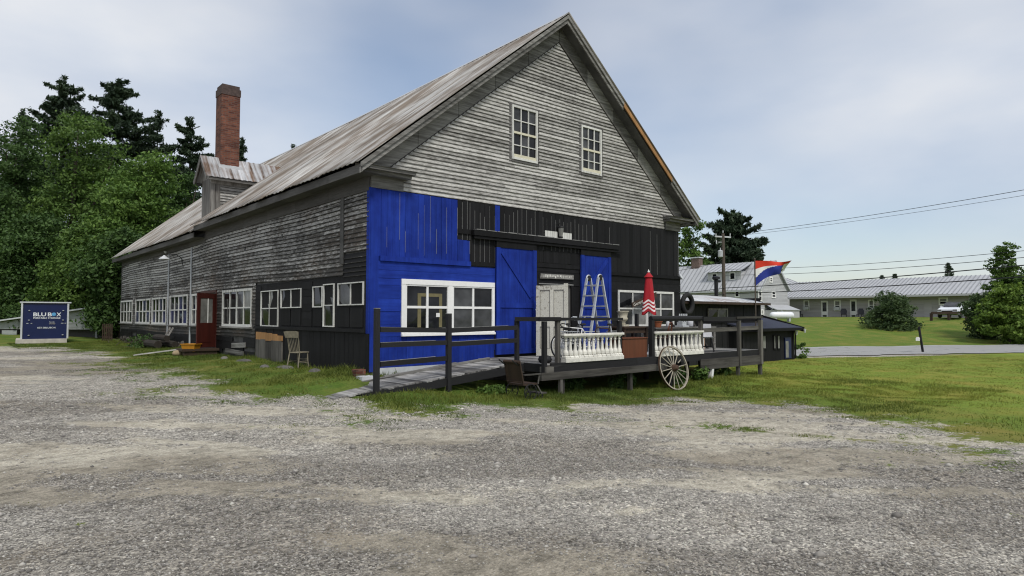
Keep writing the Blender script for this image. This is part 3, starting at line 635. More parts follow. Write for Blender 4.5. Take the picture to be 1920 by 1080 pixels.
b = MB(); b.M = MF; b.tube([(5.12, .11, 1.2), (5.12, .14, 1.25), (5.12, .14, 1.37), (5.12, .11, 1.42)], .01, 6); b.build('handle', M['alu'], o)
sliding_door(7.02, 8.38, .20, 3.07, ((8.2, 2.95), (7.2, 1.9)), 1.52)
# --- windows
def window(Mx, u0, u1, z0, z1, cols, rows, fw=.07, proud=.05, bar=.03, fmat='chipwhite', panes=('glass',), mid=None, name='window', sill=None, par=None, skip=()):
    b = MB(); b.M = Mx
    b.box(u0, u0 + fw, -.01, proud, z0, z1); b.box(u1 - fw, u1, -.01, proud, z0, z1); b.box(u0 + fw, u1 - fw, -.01, proud, z1 - fw, z1); b.box(u0 + fw, u1 - fw, -.01, proud + .01, z0, z0 + fw)
    o = b.build(name, M[fmat], par or barn)
    if sill:
        b = MB(); b.M = Mx; b.box(u0 - .06, u1 + .06, -.0, proud + .06, z0 - .05, z0 - .003); b.build('sill', M[sill], o)
    b = MB(); b.M = Mx; a0, a1, c0, c1 = u0 + fw, u1 - fw, z0 + fw, z1 - fw; dw, dh = (a1 - a0) / cols, (c1 - c0) / rows
    for k in range(1, cols):
        wd = bar * (1.9 if mid and k % mid == 0 else 1); b.box(a0 + k * dw - wd / 2, a0 + k * dw + wd / 2, 0, proud - .012, c0, c1)
    for k in range(1, rows): b.box(a0, a1, 0, proud - .016, c0 + k * dh - bar / 2, c0 + k * dh + bar / 2)
    if cols * rows > 1: b.build('sash', M[fmat], o)
    b = MB(); b.M = Mx; i = 0
    for r in range(rows):
        for k in range(cols):
            b.mi = i % len(panes); i += 1; tl = [random.uniform(-.004, .004) for _ in range(2)]
            b.add([(a0 + k * dw, .010 + tl[0], c0 + r * dh), (a0 + (k + 1) * dw, .010 + tl[1], c0 + r * dh), (a0 + (k + 1) * dw, .010 + tl[1] + .003, c0 + (r + 1) * dh), (a0 + k * dw, .010 + tl[0] - .003, c0 + (r + 1) * dh)], [(0, 1, 2, 3)])
    b.build('pane', [M[q] for q in panes], o); return o
G_ = 'glass'
for g in GW:      # gable sashes: six over six
    o = window(MF, g[0], g[1], g[2], g[3], 3, 4, .06, .06, .026, 'chipwhite', ('glass', 'glass3', 'glass', 'glass', 'glass3'))
    b = MB(); b.M = MF; b.box(g[0] + .06, g[1] - .06, .0, .052, g[2] + .06, g[2] + .15); b.box(g[0] + .06, g[1] - .06, .0, .052, (g[2] + g[3]) / 2 - .03, (g[2] + g[3]) / 2 + .03); b.each('sash_rail', M['creampaint'], o)
    b = MB(); b.M = MF; b.box(g[0] - .1, g[1] + .1, 0, .03, g[3] + .003, g[3] + .06); b.box(g[0] - .08, g[0] - .002, 0, .026, g[2] - .08, g[3]); b.box(g[1] + .002, g[1] + .08, 0, .026, g[2] - .08, g[3]); b.box(g[0], g[1], 0, .05, g[2] - .07, g[2] - .003); b.build('casing', M['soffit'], o)
xm = (FW1[0] + FW1[1]) / 2
b = MB(); b.M = MF; x0, x1, z0, z1 = FW1
b.box(x0, x0 + .12, 0, .06, z0, z1 - .13); b.box(x1 - .05, x1, 0, .06, z0, z1 - .13); b.box(xm - .07, xm + .07, 0, .06, z0 + .1, z1 - .13); b.box(x0, x1, 0, .065, z1 - .13, z1); b.box(x0 + .12, x1 - .05, 0, .07, z0, z0 + .1); b.box(x0, x1, 0, .10, z0 - .06, z0 - .003)
wf = b.build('window', M['white'], barn, bevel=.006)
for a0, a1, pp in ((x0 + .12, xm - .07, ('glass', 'glass', 'glass', 'glass')), (xm + .07, x1 - .05, ('glass3', 'glass3', 'glass3', 'glass'))):
    window(MF, a0, a1, z0 + .1, z1 - .13, 2, 2, .03, .05, .06, 'white', pp, name='casement', par=wf)
b = MB(); b.M = MF; b.box(xm - .42, xm - .31, .012, .02, 1.2, 1.3); b.build('notice', M['paper'], wf)
b = MB(); b.M = MF
b.box(1.30, 1.40, .012, .016, .95, 1.78); b.box(1.40, 2.02, .012, .016, 1.70, 1.78); b.box(1.93, 2.02, .012, .016, .95, 1.70); b.build('wooden_easel_behind_glass', plain('pale_yellow_wood', (.16, .14, .07), .8), wf)
xa, xb, z0, z1 = FW2; xm2 = (xa + xb) / 2
window(MF, xa, xm2, z0, z1, 2, 2, .07, .05, .05, 'chipwhite', ('glass3', 'glass2', 'glass', 'glass3')); window(MF, xm2 + .01, xb, z0, z1, 2, 2, .07, .05, .05, 'chipwhite', ('glass2', 'glass', 'glass', 'glass3'))
# --- side wall (x = 0)
SW = [(25.0, 27.95, .86, 2.07, 4), (21.15, 24.25, .86, 2.07, 4), (18.1, 20.75, .86, 2.08, 4), (14.78, 17.5, .86, 2.11, 4), (13.1, 14.2, .86, 2.1, 2), (7.52, 10.42, .88, 2.12, 4)]
holes = [(a, b_, c, d) for a, b_, c, d, _ in SW] + [(0, 1.27, 2.1, 2.78), (11.1, 13.2, -.5, 2.1), (0, 7.22, .5, 2.2)]
warp = lambda u, z: -.035 * math.sin(u * .42 + .6) - .008 * math.sin(u * 1.3 + z * .7)
b = MB(); b.M = MS
clap(b, lambda z: (.0, LEN) if z < 3.95 else (0., 12.58),   .52, 4.14, .108, holes, 2, 4.2, warp)
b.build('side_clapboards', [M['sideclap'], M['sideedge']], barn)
b = MB(); b.M = MS
clap(b, lambda z: (.1, 1.27), 2.2, 2.76, .108, (), 2, 4, warp)
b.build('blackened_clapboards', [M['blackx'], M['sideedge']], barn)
b = MB(); b.M = MS
for k in range(6):
    y0, y1 = k * YS / 6, (k + 1) * YS / 6 - .004; b.box(y0 + (.004 if k == 0 else 0), y1, -.01, .04, 4.13, EZ - .2)
for k in range(7):
    y0, y1 = YS + k * (LEN - YS) / 7, YS + (k + 1) * (LEN - YS) / 7 - .004; b.box(y0, y1, -.01, .036, 3.99, EZ - .44)
b.build('side_frieze', M['frieze'], barn)
b = MB(); b.M = MS; b.box(1.25, 1.42, 0, .045, 2.5, 4.12); b.box(LEN - .14, LEN, -.01, .035, -.1, 4.1);
b.each('side_corner_board', [M['soffit'], M['black']], barn)
for a, b_, c, d, n in SW:
    pp = ('glassblue', 'glass', 'glass', 'glassblue', 'glass') if a > 14 and a < 24 else ('glass', 'glass3', 'glass', 'glass', 'glass2', 'glass3', 'glass')
    window(MS, a, b_, c, d, n, 2, .08, .05, .045, 'chipwhite', pp, mid=2 if n == 4 else None, sill='graywood_y')
# black painted bay of small sashes
b = MB(); b.M = MS
SM = [(5.35, 6.72, .92, 1.99, 2, 2), (3.73, 5.15, 1.45, 1.99, 2, 1), (2.40, 2.98, 1.45, 2.0, 1, 1), (1.73, 2.34, .95, 2.04, 1, 2), (.22, 1.52, 1.48, 2.03, 2, 1)]
b.box(.14, 7.2, 0, .012, .92, 2.2)
z = .92
for z in np.arange(.95, 2.15, .2): b.box(6.75, 7.2, .012, .03, z, z + .19); b.box(3.05, 3.7, .012, .03, z, z + .19)
for y0, y1 in ((3.75, 4.40), (4.46, 5.12), (.26, .86), (.9, 1.5), (2.42, 2.96), (5.4, 6.0)): b.box(y0, y1, .012, .035, .96, 1.42)
b.box(0.1, 7.2, 0, .075, .84, .92)
x = .12
while x < 7.1:
    q = min(x + random.uniform(.2, .34), 7.2); b.box(x + .003, q - .003, 0, .03 + random.uniform(-.004, .006), -.12, .84); x = q
b.box(.1, 7.2, .0, .06, -.25, -.08)
b.build('black_side_boards', M['black'], barn)
for y0, y1, c, d, n, r in SM: window(MS, y0, y1, c, d, n, r, .028, .05, .03, 'chipwhite' if y0 != .22 else 'chipwhite', ('glass3', 'glass', 'glass2', 'glass2') if y0 > 5 else ('glass2', 'glass') if y0 > 3 else ('glass', 'glass3', 'glass'))
b = MB(); b.M = MS
b.mi = 1
for y0, y1, z1 in ((4.95, 5.35, .72), (5.35, 5.75, .76), (5.75, 6.2, .78), (6.2, 6.6, .79), (6.6, 7.0, .8)):
    b.mi = 0; b.box(y0 + .004, y1 - .004, .03, .075, -.1, .48 + random.uniform(-.06, .06)); b.mi = 1; b.box(y0 + .004, y1 - .004, .03, .073, .49, z1 - .06)
b.build('bare_side_boards', [M['deckgrey_z'], M['orangewood']], barn)
# low wall between bay and far end: dark boards over stones
b = MB(); b.M = MS
for y in np.arange(7.22, 28, 1.05):
    for k in range(4):
        if random.random() < .9: b.box(y, min(y + 1.04, 28), 0, .02 + random.uniform(0, .02), .52 - (k + 1) * .14 + random.uniform(-.02, .02), .52 - k * .14 - .006)
b.build('skirt_boards', M['blackx'], barn)
b = MB(); b.M = MS
for y in np.arange(13.4, 28, .62):
    for k in range(2):
        r0 = random.uniform(.12, .22); zc = -.12 + k * .2 + random.uniform(-.05, .05)
        b.lathe([(r0 * .4, -.1), (r0, -.04), (r0 * .9, .06), (r0 * .4, .11)], 6, (y + random.uniform(-.15, .15), -.02, zc))
b.each('foundation_stone', M['darkstone'], barn)
b = MB(); b.M = MS; b.bar((8.0, .05, .30), (9.3, .05, .24), .03, .16, up=(1, 0, 0)); b.bar((8.1, .06, .02), (9.9, .06, .06), .03, .14, up=(1, 0, 0)); b.each('loose_board', M['graywood_y'], barn)
b = MB(); b.M = MS
for y in (14.3, 17.75): b.tube([(y, .05, .1), (y, .05, 3.4), (y, .045, 3.95)], .035, 8)
b.each('conduit', M['transformer'], barn)
b = MB(); b.M = MS
for y, z in ((8.2, 3.35), (5.1, 3.5), (6.6, 2.95), (4.2, 3.0), (9.4, 2.6)): b.box(y, y + .12, .0, .035, z, z + .1)
b.each('clapboard_hole', M['soffit'], barn)
# side doorway and red door standing open
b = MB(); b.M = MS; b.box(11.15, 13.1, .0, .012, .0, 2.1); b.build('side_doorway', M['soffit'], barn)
b = MB(); b.M = MS; b.box(11.05, 11.14, 0, .05, .05, 2.1); b.box(13.0, 13.1, 0, .05, .05, 2.1); b.box(11.14, 13.0, 0, .05, 2.08, 2.16); b.build('side_door_frame', M['reddoor'], barn)
hy = 11.12; dv = Vector((-.72, -.38)); ang = math.atan2(dv.y, dv.x)
MD = Matrix.Translation((-.05, hy, .13)) @ Matrix.Rotation(ang, 4, 'Z')
b = MB(); b.M = MD; dw = .82
b.box(0, .14, -.02, .02, 0, 1.9); b.box(dw - .14, dw, -.02, .02, 0, 1.9); b.box(.14, dw - .14, -.02, .02, 1.72, 1.9); b.box(.14, dw - .14, -.02, .02, .0, .86); b.box(.2, dw - .2, -.028, .028, .18, .7)
rd = b.build('red_door', M['reddoor'], barn)
b = MB(); b.M = MD; b.box(.14, dw - .14, -.004, .004, .86, 1.72); b.build('pane', M['glass2'], rd)
b = MB(); b.M = MD; b.box(.33, .36, -.015, .015, .86, 1.72); b.build('bar', M['white'], rd)
b = MB(); b.M = MD; b.lathe([(.012, -.05), (.028, -.045), (.03, -.03), (.012, -.02), (.012, .02), (.03, .03), (.028, .045), (.012, .05)], 8, (dw - .08, 0, .92)); b.build('handle', M['iron'], rd)
# cream panel door standing open in front of the doorway
A0, A1 = Vector((4.92, -.36)), Vector((5.32, -1.18)); dv = A1 - A0; MD = Matrix.Translation((A0.x, A0.y, .14)) @ Matrix.Rotation(math.atan2(dv.y, dv.x), 4, 'Z'); dw = dv.length; H = 1.92
b = MB(); b.M = MD
b.box(0, .11, -.02, .02, 0, H); b.box(dw - .11, dw, -.02, .02, 0, H + .05); b.box(dw / 2 - .05, dw / 2 + .05, -.02, .02, 0, H - .12)
b.box(.11, dw - .11, -.0195, .0195, H - .12, H); b.box(.11, dw - .11, -.0195, .0195, .8, .95); b.box(.11, dw - .11, -.0195, .0195, 0, .2); b.box(.08, dw - .08, -.006, .006, .1, H - .05)
for s_ in (-1, 1):
    for u0, u1 in ((.11, dw / 2 - .05), (dw / 2 + .05, dw - .11)):
        for v0, v1 in ((.2, .8), (.95, H - .12)):
            b.mi = 1; yy = s_ * .0125; b.box(u0, u0 + .014, yy - .0065, yy + .0065, v0, v1); b.box(u1 - .014, u1, yy - .0065, yy + .0065, v0, v1); b.box(u0, u1, yy - .0066, yy + .0066, v1 - .016, v1); b.box(u0, u1, yy - .0066, yy + .0066, v0, v0 + .014)  # darker lip strips paint in the shade around the recessed panels
pdoor = b.build('panel_door', [M['creamdoor'], M['graywood_z']], barn)
b = MB(); b.M = MD; b.tube([(-.01, 0, .3), (-.01, 0, .42)], .014, 6); b.tube([(-.01, 0, 1.5), (-.01, 0, 1.62)], .014, 6); b.each('hinge', M['rustiron'], pdoor)
# dormer with chimney on the eave side
DX, DY0, DY1, DR = .24, 13.0, 14.12, 13.56
b = MB(); b.M = Matrix.Identity(4)
b.box(DX, 4.2, DY0 + .03, DY1, 4.2, 6.58); b.add([(DX, DY0 + .03, 6.58), (DX, DY1, 6.58), (DX, DR, 7.40), (4.2, DY0 + .03, 6.58), (4.2, DY1, 6.58), (4.2, DR, 7.40)], [(0, 1, 2), (3, 5, 4), (0, 2, 5, 3), (1, 4, 5, 2)])
dm = b.build('dormer', M['graywood_z'], barn)
b = MB(); b.M = Matrix.Translation((0, DY0 + .03, 0)) @ MF
clap(b, lambda z: (DX + .36, 3.4), 4.6, 6.36, .11)
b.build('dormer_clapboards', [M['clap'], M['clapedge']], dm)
b = MB(); b.box(DX - .01, DX + .17, DY0 - .012, DY0 + .03, 4.4, 6.4); b.box(DX + .19, DX + .36, DY0 - .006, DY0 + .03, 4.4, 6.36); b.box(DX - .01, 4.0, DY0 - .02, DY0 + .03, 6.36, 6.60); b.each('dormer_corner_board', M['graywood_z'], dm)
b = MB()
for s in (-1, 1):
    ye = DR + s * .86; n = 44; xs = np.linspace(-.02, 4.4, n)
    for k in range(n - 1):
        w0, w1 = .010 * math.cos(k * math.pi), .010 * math.cos((k + 1) * math.pi); tt = (k // 6 * 37 % 11) / 11
        b.add([(xs[k], DR, 7.50 + w0), (xs[k + 1], DR, 7.50 + w1), (xs[k + 1], ye, 6.56 + w1), (xs[k], ye, 6.56 + w0)], [(0, 1, 2, 3)], tt)
dr_ = b.build('dormer_roof', M['roof2'], dm, recalc=False); dr_.modifiers.new('thick', 'SOLIDIFY').thickness = .02
b = MB()
for s in (-1, 1): b.bar((.01, DR, 7.42), (.01, DR + s * .84, 6.50), .03, .14, up=(0, 0, 1)); b.bar((.1, DR + s * .82, 6.50), (3, DR + s * .82, 6.50), .03, .1)
b.build('dormer_fascia', M['graywood'], dm)
cx0, cy0 = 1.02, 13.62; cw = .355
b = MB(); zc = 10.45
n = 6
b.box(cx0 - cw, cx0 + cw, cy0 - cw, cy0 + cw, 6.6, zc - .42); 
ch = b.build('chimney', M['brick'], barn)
b = MB(); b.box(cx0 - cw - .02, cx0 + cw + .02, cy0 - cw - .02, cy0 + cw + .02, zc - .42, zc - .14); b.box(cx0 - cw + .02, cx0 + cw - .02, cy0 - cw + .02, cy0 + cw - .02, zc - .14, zc); b.build('chimney_cap', M['soot'], ch)
b = MB(); b.box(cx0 - cw - .1, cx0 + cw + .1, cy0 - cw - .14, cy0 + cw + .1, 7.0, 7.16); b.build('flashing', M['offwhite'], ch)
# ------------------------------------------------------------------ deck, ramp and everything on them
FL = .12; DY = -2.6
deck = thing('deck', 'raised timber deck in front of the barn doors with dark post and rail fence', 'deck')
b = MB(); x = 3.15
while x < 13.0:
    q = min(x + random.uniform(.13, .15), 13.05); b.box(x, q - .008, DY, -.03, FL - .035, FL + random.uniform(-.003, .003)); x = q
b.build('deck_boards', M['deck'], deck)
b = MB()
for x0, x1 in ((3.25, 6.4), (6.4, 9.9), (9.9, 13.08)): b.box(x0, x1 - .006, DY - .045, DY - .003, FL - .19, FL + .012)
b.box(3.10, 3.14, DY, -.1, FL - .2, FL - .01); b.each('fascia', M['darkwood'], deck)
b = MB(); b.box(2.85, 7.6, DY - .14, DY - .05, FL - .36, FL - .19); b.box(9.3, 12.85, DY - .09, DY - .05, FL - .46, FL - .16); b.box(2.9, 13, -1.3, -1.2, FL - .25, FL - .04); b.each('beam', M['deckgrey'], deck)
b = MB(); b.box(3.02, 3.26, DY - .12, DY + .1, FL - .19, FL - .06); b.build('block', M['deckgrey'], deck)
def leg(x, y, zt, wd, mat, nm='leg', lean=0):
    wd *= .8; b = MB(); z = gz(x, y) - .1; b.bar((x + lean, y, z), (x, y, zt), wd, wd); return b.build(nm, M[mat], deck)
leg(3.50, DY - .09, FL - .36, .10, 'deckgrey_z'); leg(3.62, DY - .03, FL - .36, .10, 'deckgrey_z'); leg(6.15, DY, FL - .36, .12, 'deckgrey_z'); leg(7.9, DY, FL - .2, .12, 'darkwood_z'); leg(9.15, DY + .3, FL - .1, .12, 'darkwood_z')
leg(9.72, DY, FL - .46, .12, 'deckgrey_z'); leg(9.95, DY - .04, FL - .46, .11, 'white', lean=-.08); leg(11.45, DY - .02, FL - .4, .12, 'deckgrey_z'); leg(12.82, DY - .02, FL - .4, .13, 'deckgrey_z'); leg(5.0, -1.25, FL - .25, .14, 'darkwood_z'); leg(8.6, -1.25, FL - .25, .14, 'darkwood_z'); leg(11.5, -1.25, FL - .25, .14, 'darkwood_z')
def post(x, y, zt, wd=.11, zb=FL - .25, mat='darkwood_z'):
    wd *= .74; b = MB(); b.bar((x, y, zb), (x, y, zt), wd, wd); return b.build('post', M[mat], deck)
post(3.05, DY - .02, 1.10, .13, FL - .19); post(3.55, DY + .05, 1.10, .13, FL, 'deckgrey_z'); post(5.80, DY + .05, 1.10, .13, FL); post(7.14, DY + .04, 1.11, .16, FL); post(9.50, DY + .04, 1.11, .14, FL, 'deckgrey_z'); post(11.45, DY - .07, 1.08, .14, FL - .45, 'deckgrey_z'); post(12.78, DY - .07, 1.10, .16, FL - .45, 'deckgrey_z'); post(2.98, -1.75, 1.12, .12, -.35)
post(9.0, -.6, 1.3, .12, FL); post(12.7, -.4, 1.0, .12, FL)
def rail(a, c, r=.055, sq=True, mat='darkwood', h=None):
    b = MB()
    if sq: b.bar(a, c, r * 2, h or r * 2)
    else: b.tube([a, ((a[0] + c[0]) / 2, (a[1] + c[1]) / 2, (a[2] + c[2]) / 2 + .01), c], r, 10)
    return b.build('rail', M[mat], deck)
rail((2.92, -1.75, 1.15), (3.62, DY, 1.15), .05); rail((2.9, DY, 1.155), (5.9, DY + .05, 1.145), .045, True, 'darkwood', .07); rail((7.1, DY + .04, 1.15), (9.58, DY + .04, 1.15), .075, False); rail((9.5, DY - .02, 1.14), (11.6, DY - .02, 1.13), .05, True, 'darkwood', .13); rail((11.3, DY - .07, 1.175), (12.9, DY - .07, 1.19), .035, True, 'deckgrey', .06); rail((9.5, DY, .80), (12.75, DY, .85), .045, True, 'deckgrey', .12); rail((12.72, DY, 1.1), (12.72, -.3, 1.0), .04)
rail((11.3, -.9, FL + .02), (10.3, -.95, 1.0), .035); rail((12.35, -1.0, FL), (11.4, -1.0, 1.05), .035, True, 'deckgrey'); rail((12.72, DY, .75), (12.72, -.3, .7), .04)
# ramp
ramp = thing('ramp', 'grey plank ramp with black post and rail fence climbing to the deck', 'ramp')
RY0, RY1 = -1.82, -.55
x0, x1 = -1.75, 3.12; zz = lambda x: -.34 + .46 * (x - x0) / (x1 - x0)
b = MB(); x = x0
while x < x1:
    q = x + random.uniform(.13, .16); e = random.uniform(-.06, .05); sk = random.uniform(-.05, .05); za, zb = zz(x), zz(q - .014); y0, y1 = RY0 + e, RY1 + random.uniform(-.04, .06)
    b.add([(x + sk, y0, za), (q - .014 + sk, y0, zb), (q - .014, y1, zb), (x, y1, za), (x + sk, y0, za - .03), (q - .014 + sk, y0, zb - .03), (q - .014, y1, zb - .03), (x, y1, za - .03)], [(0, 1, 2, 3), (7, 6, 5, 4), (0, 4, 5, 1), (1, 5, 6, 2), (2, 6, 7, 3), (3, 7, 4, 0)]); x = q
b.build('ramp_planks', M['deck'], ramp)
b = MB()
for y in (RY0 - .02, RY1 - .1): b.bar((x0 + .6, y, zz(x0 + .6) - .10), (x1 + .0, y, zz(x1) - .13), .05, .17)
b.each('stringer', M['darkwood'], ramp)
b = MB(); b.bar((.1, RY1 + .03, zz(.1) + .03), (x1, RY1 + .03, zz(x1) + .03), .09, .05); b.bar((-.6, RY1 - .05, zz(-.6) + .02), (2.2, RY1 + .2, zz(2.2) + .04), .12, .02); b.each('kerb_board', M['graywood'], ramp)
def rpost(x, y, zt, wd=.098):
    b = MB(); b.bar((x, y, gz(x, y) - .1), (x, y, zt), wd, wd); b.mi = 1; b.box(x - wd / 2, x + wd / 2, y - wd / 2, y + wd / 2, zt + .001, zt + .012); return b.build('post', [M['darkwood_z'], M['palewood']], ramp)
ry = -1.86
rpost(-.84, ry, 1.37); rpost(.91, ry, 1.27)
for (a, za, c, zc) in ((-.76, 1.0, .86, .965), (-.76, .69, .86, .70), (-.76, .31, .86, .36), (.97, .96, 2.9, 1.0), (.97, .66, 2.9, .70)):
    b = MB(); b.bar((a, ry, za - .05), (c, ry, zc - .05), .05, .10); b.mi = 1
    b.bar((a, ry, za + .003), (c - .3, ry, zc + .002), .05, .006); b.build('rail', [M['darkwood'], M['palewood']], ramp)
b = MB(); b.box(-.45, -.12, -.55, -.25, -.4, -.10); o = b.build('concrete_block', M['offwhite']); tag(o, 'pale concrete block beside the ramp at the barn corner', 'block')
b = MB(); b.box(-.42, -.18, -.2, .0, -.3, .03); o = b.build('brick_stack', M['brick']); tag(o, 'small stack of old red bricks at the barn corner', 'bricks')
# balustrades
def balustrade(x0, x1, n, lab, y=DY + .02, zt=.80):
    t = thing('balustrade', lab, 'balustrade', ((x0 + x1) / 2, y, FL), 0, 'white cast balustrades on the deck edge'); L = (x1 - x0) / 2
    b = MB(); b.box(-L, L, -.09, .09, zt - FL - .055, zt - FL); b.box(-L + .05, L - .05, -.06, .06, zt - FL - .085, zt - FL - .056); b.build('top_rail', M['castwhite'], t, bevel=.008)
    b = MB(); b.box(-L + .06, L - .02, -.09, .09, -.0, .10); b.build('base', M['castwhite'], t, bevel=.008)
    hb = zt - FL - .085; pr = [(.02, .0), (.045, .06), (.068, .075), (.068, .13), (.060, .16), (.042, .20), (.028, .34), (.024, .40), (.036, .415), (.036, .435), (.026, .45), (.05, .5)]
    k = (hb - .10) / .5
    for i in range(n):
        b = MB(); xx = -L + .13 + (2 * L - .24) * i / (n - 1); sq = .07
        b.add([(xx - sq, -sq, .101), (xx + sq, -sq, .101), (xx + sq, sq, .101), (xx - sq, sq, .101), (xx - sq, -sq, .135), (xx + sq, -sq, .135), (xx + sq, sq, .135), (xx - sq, sq, .135), (xx - .028, -.028, .185), (xx + .028, -.028, .185), (xx + .028, .028, .185), (xx - .028, .028, .185)], [(0, 1, 5, 4), (1, 2, 6, 5), (2, 3, 7, 6), (3, 0, 4, 7), (4, 5, 9, 8), (5, 6, 10, 9), (6, 7, 11, 10), (7, 4, 8, 11)])
        b.lathe([(r, .10 + z * k) for r, z in pr[1:]], 12, (xx, 0, 0)); b.build('baluster', M['castwhite'], t, smooth=False)
balustrade(3.66, 5.86, 13, 'weathered white balustrade of thirteen balusters near the ramp end of deck')
balustrade(7.16, 9.52, 11, 'weathered white balustrade of eleven balusters behind the wagon wheel')
# wagon wheel leaning on the fascia
def wheel(rad, n):
    t = thing('wagon_wheel', 'old wooden wagon wheel leaning against the deck fascia on the grass', 'wheel')
    b = MB(); b.lathe([(rad - .032, -.025), (rad, -.025), (rad, .025), (rad - .032, .025), (rad - .032, -.025)], 48); b.build('rim', M['wheelwood'], t)
    b = MB(); b.lathe([(rad + .001, -.026), (rad + .010, -.026), (rad + .010, .026), (rad + .001, .026), (rad + .001, -.026)], 48); b.build('tyre', M['rustiron'], t)
    b = MB(); b.lathe([(.035, -.15), (.06, -.15), (.075, -.06), (.10, -.05), (.10, .05), (.075, .06), (.065, .13), (.03, .13)], 18); b.build('hub', M['rustiron'], t, smooth=True)
    for k in range(n):
        a = 2 * math.pi * (k + .3) / n; b = MB(); r1 = rad - .03 if k != 1 else .44; r0 = .09 if k != 1 else .26
        b.tube([(r0 * math.cos(a), r0 * math.sin(a), 0), ((r0 + r1) / 2 * math.cos(a), (r0 + r1) / 2 * math.sin(a), 0), (r1 * math.cos(a), r1 * math.sin(a), 0)], [.013, .014, .010], 6); b.build('spoke', M['wheelwood'], t)
    return t
wl = wheel(.60, 16); bp = Vector((7.66, -3.03, 0)); bz = gz(bp.x, bp.y); tilt = R(14); wl.rotation_euler = (R(90) - tilt, 0, R(-2)); wl.location = (bp.x, bp.y + math.sin(tilt) * .55, bz + .59)
# old wheelchair under the end of the ramp
t = thing('old_wheelchair', 'old brown wooden wheelchair in the grass between ramp and deck', 'wheelchair', (2.2, -2.9, gz(2.2, -2.9) - .03), R(0)); t.scale = (.9,) * 3
b = MB(); b.bar((-.30, -.28, .40), (-.42, -.28, .93), .03); b.bar((-.30, .28, .40), (-.42, .28, .93), .03); b.box(-.36, -.33, -.26, .26, .44, .46)
b.add([(-.31, -.26, .42), (-.31, .26, .42), (-.42, .26, .90), (-.42, -.26, .90), (-.285, -.26, .42), (-.285, .26, .42), (-.395, .26, .90), (-.395, -.26, .90)], [(0, 1, 2, 3), (4, 7, 6, 5), (0, 4, 5, 1), (1, 5, 6, 2), (2, 6, 7, 3), (3, 7, 4, 0)]); b.tube([(-.425, -.28, .92), (-.425, .28, .92)], .04, 8); b.build('backrest', M['brownwood'], t)
b = MB(); b.box(-.30, .18, -.26, .26, .36, .40); b.build('seat', M['brownwood'], t)
for s in (-1, 1):
    b = MB(); b.box(-.32, .22, s * .30 - .035, s * .30 + .035, .60, .63); b.bar((.15, s * .30, .38), (.18, s * .30, .60), .025); b.build('armrest', M['deckgrey'], t)
    b = MB(); b.M = Matrix.Translation((-.12, s * .33, .20)) @ Matrix.Rotation(R(90), 4, 'X'); b.tube([(.19 * math.cos(a), .19 * math.sin(a), 0) for a in np.linspace(0, 2 * math.pi, 25)[:-1]], .014, 6, True)
    for a in np.linspace(0, math.pi, 7)[:-1]: b.tube([(.19 * math.cos(a), .19 * math.sin(a), 0), (-.19 * math.cos(a), -.19 * math.sin(a), 0)], .005, 4)
    b.build('wheel', M['iron'], t)
    b = MB(); b.tube([(-.42, s * .24, .84), (-.52, s * .24, .90), (-.62, s * .24, .97)], .014, 6); b.build('push_handle', M['iron'], t)
    b = MB(); b.M = Matrix.Translation((.3, s * .22, .08)) @ Matrix.Rotation(R(90), 4, 'X'); b.tube([(.07 * math.cos(a), .07 * math.sin(a), 0) for a in np.linspace(0, 2 * math.pi, 13)[:-1]], .016, 6, True); b.build('caster', M['iron'], t)
b = MB(); b.box(.30, .52, -.22, .22, .12, .15); b.bar((.16, -.22, .38), (.34, -.22, .13), .03); b.bar((.16, .22, .38), (.34, .22, .13), .03); b.build('footrest', M['deckgrey'], t)
# pot like kettle on the deck corner
o = MB(); o.lathe([(.10, 0), (.20, .03), (.23, .12), (.19, .22), (.10, .25), (.02, .26)], 16); o = o.build('iron_cauldron', M['iron'], smooth=True); o.location = (3.33, DY + .25, FL); o.scale = (.72, .72, .72); tag(o, 'dark iron pot on the deck corner beside the white balustrade', 'pot')
# step ladder
t = thing('stepladder', 'tall aluminium folding stepladder standing open before the blue door', 'ladder', (6.2, -1.55, FL))
H = 2.16; sp = .56
for s in (-1, 1):
    h = MB()
    for y in (0, .42):
        h.bar((s * sp, y - .03 if y == 0 else y + .03, 0), (s * .07, y, H), .075, .032, up=(1, 0, 0))
    lad = h.build('ladder_half', M['alu'], t)
    for k in range(7):
        z = .24 + k * .285; f = 1 - z / H; xx = s * (.07 + (sp - .07) * f); r = MB(); r.box(xx - .03, xx + .03, .0 - .02, .44, z - .017, z + .017); r.build('rung', M['transformer'], lad)
    b = MB()
    for y in (-.03, .45): b.box(s * sp - .04, s * sp + .04, y - .03, y + .03, -.0, .06)
    b.build('foot', M['rubber'], lad)
for y in (0, .42):
    b = MB(); b.M = Matrix.Translation((0, y, H - .0)) @ Matrix.Rotation(R(90), 4, 'X'); b.lathe([(.02, -.04), (.075, -.035), (.085, 0), (.075, .035), (.02, .04)], 16); b.build('hinge', M['rubber'], t)
    b = MB(); b.tube([(.075 * math.cos(a), y, H + .075 * math.sin(a)) for a in np.linspace(-.3, math.pi + .3, 11)], .028, 6); b.build('hinge_arch', M['alu'], t)
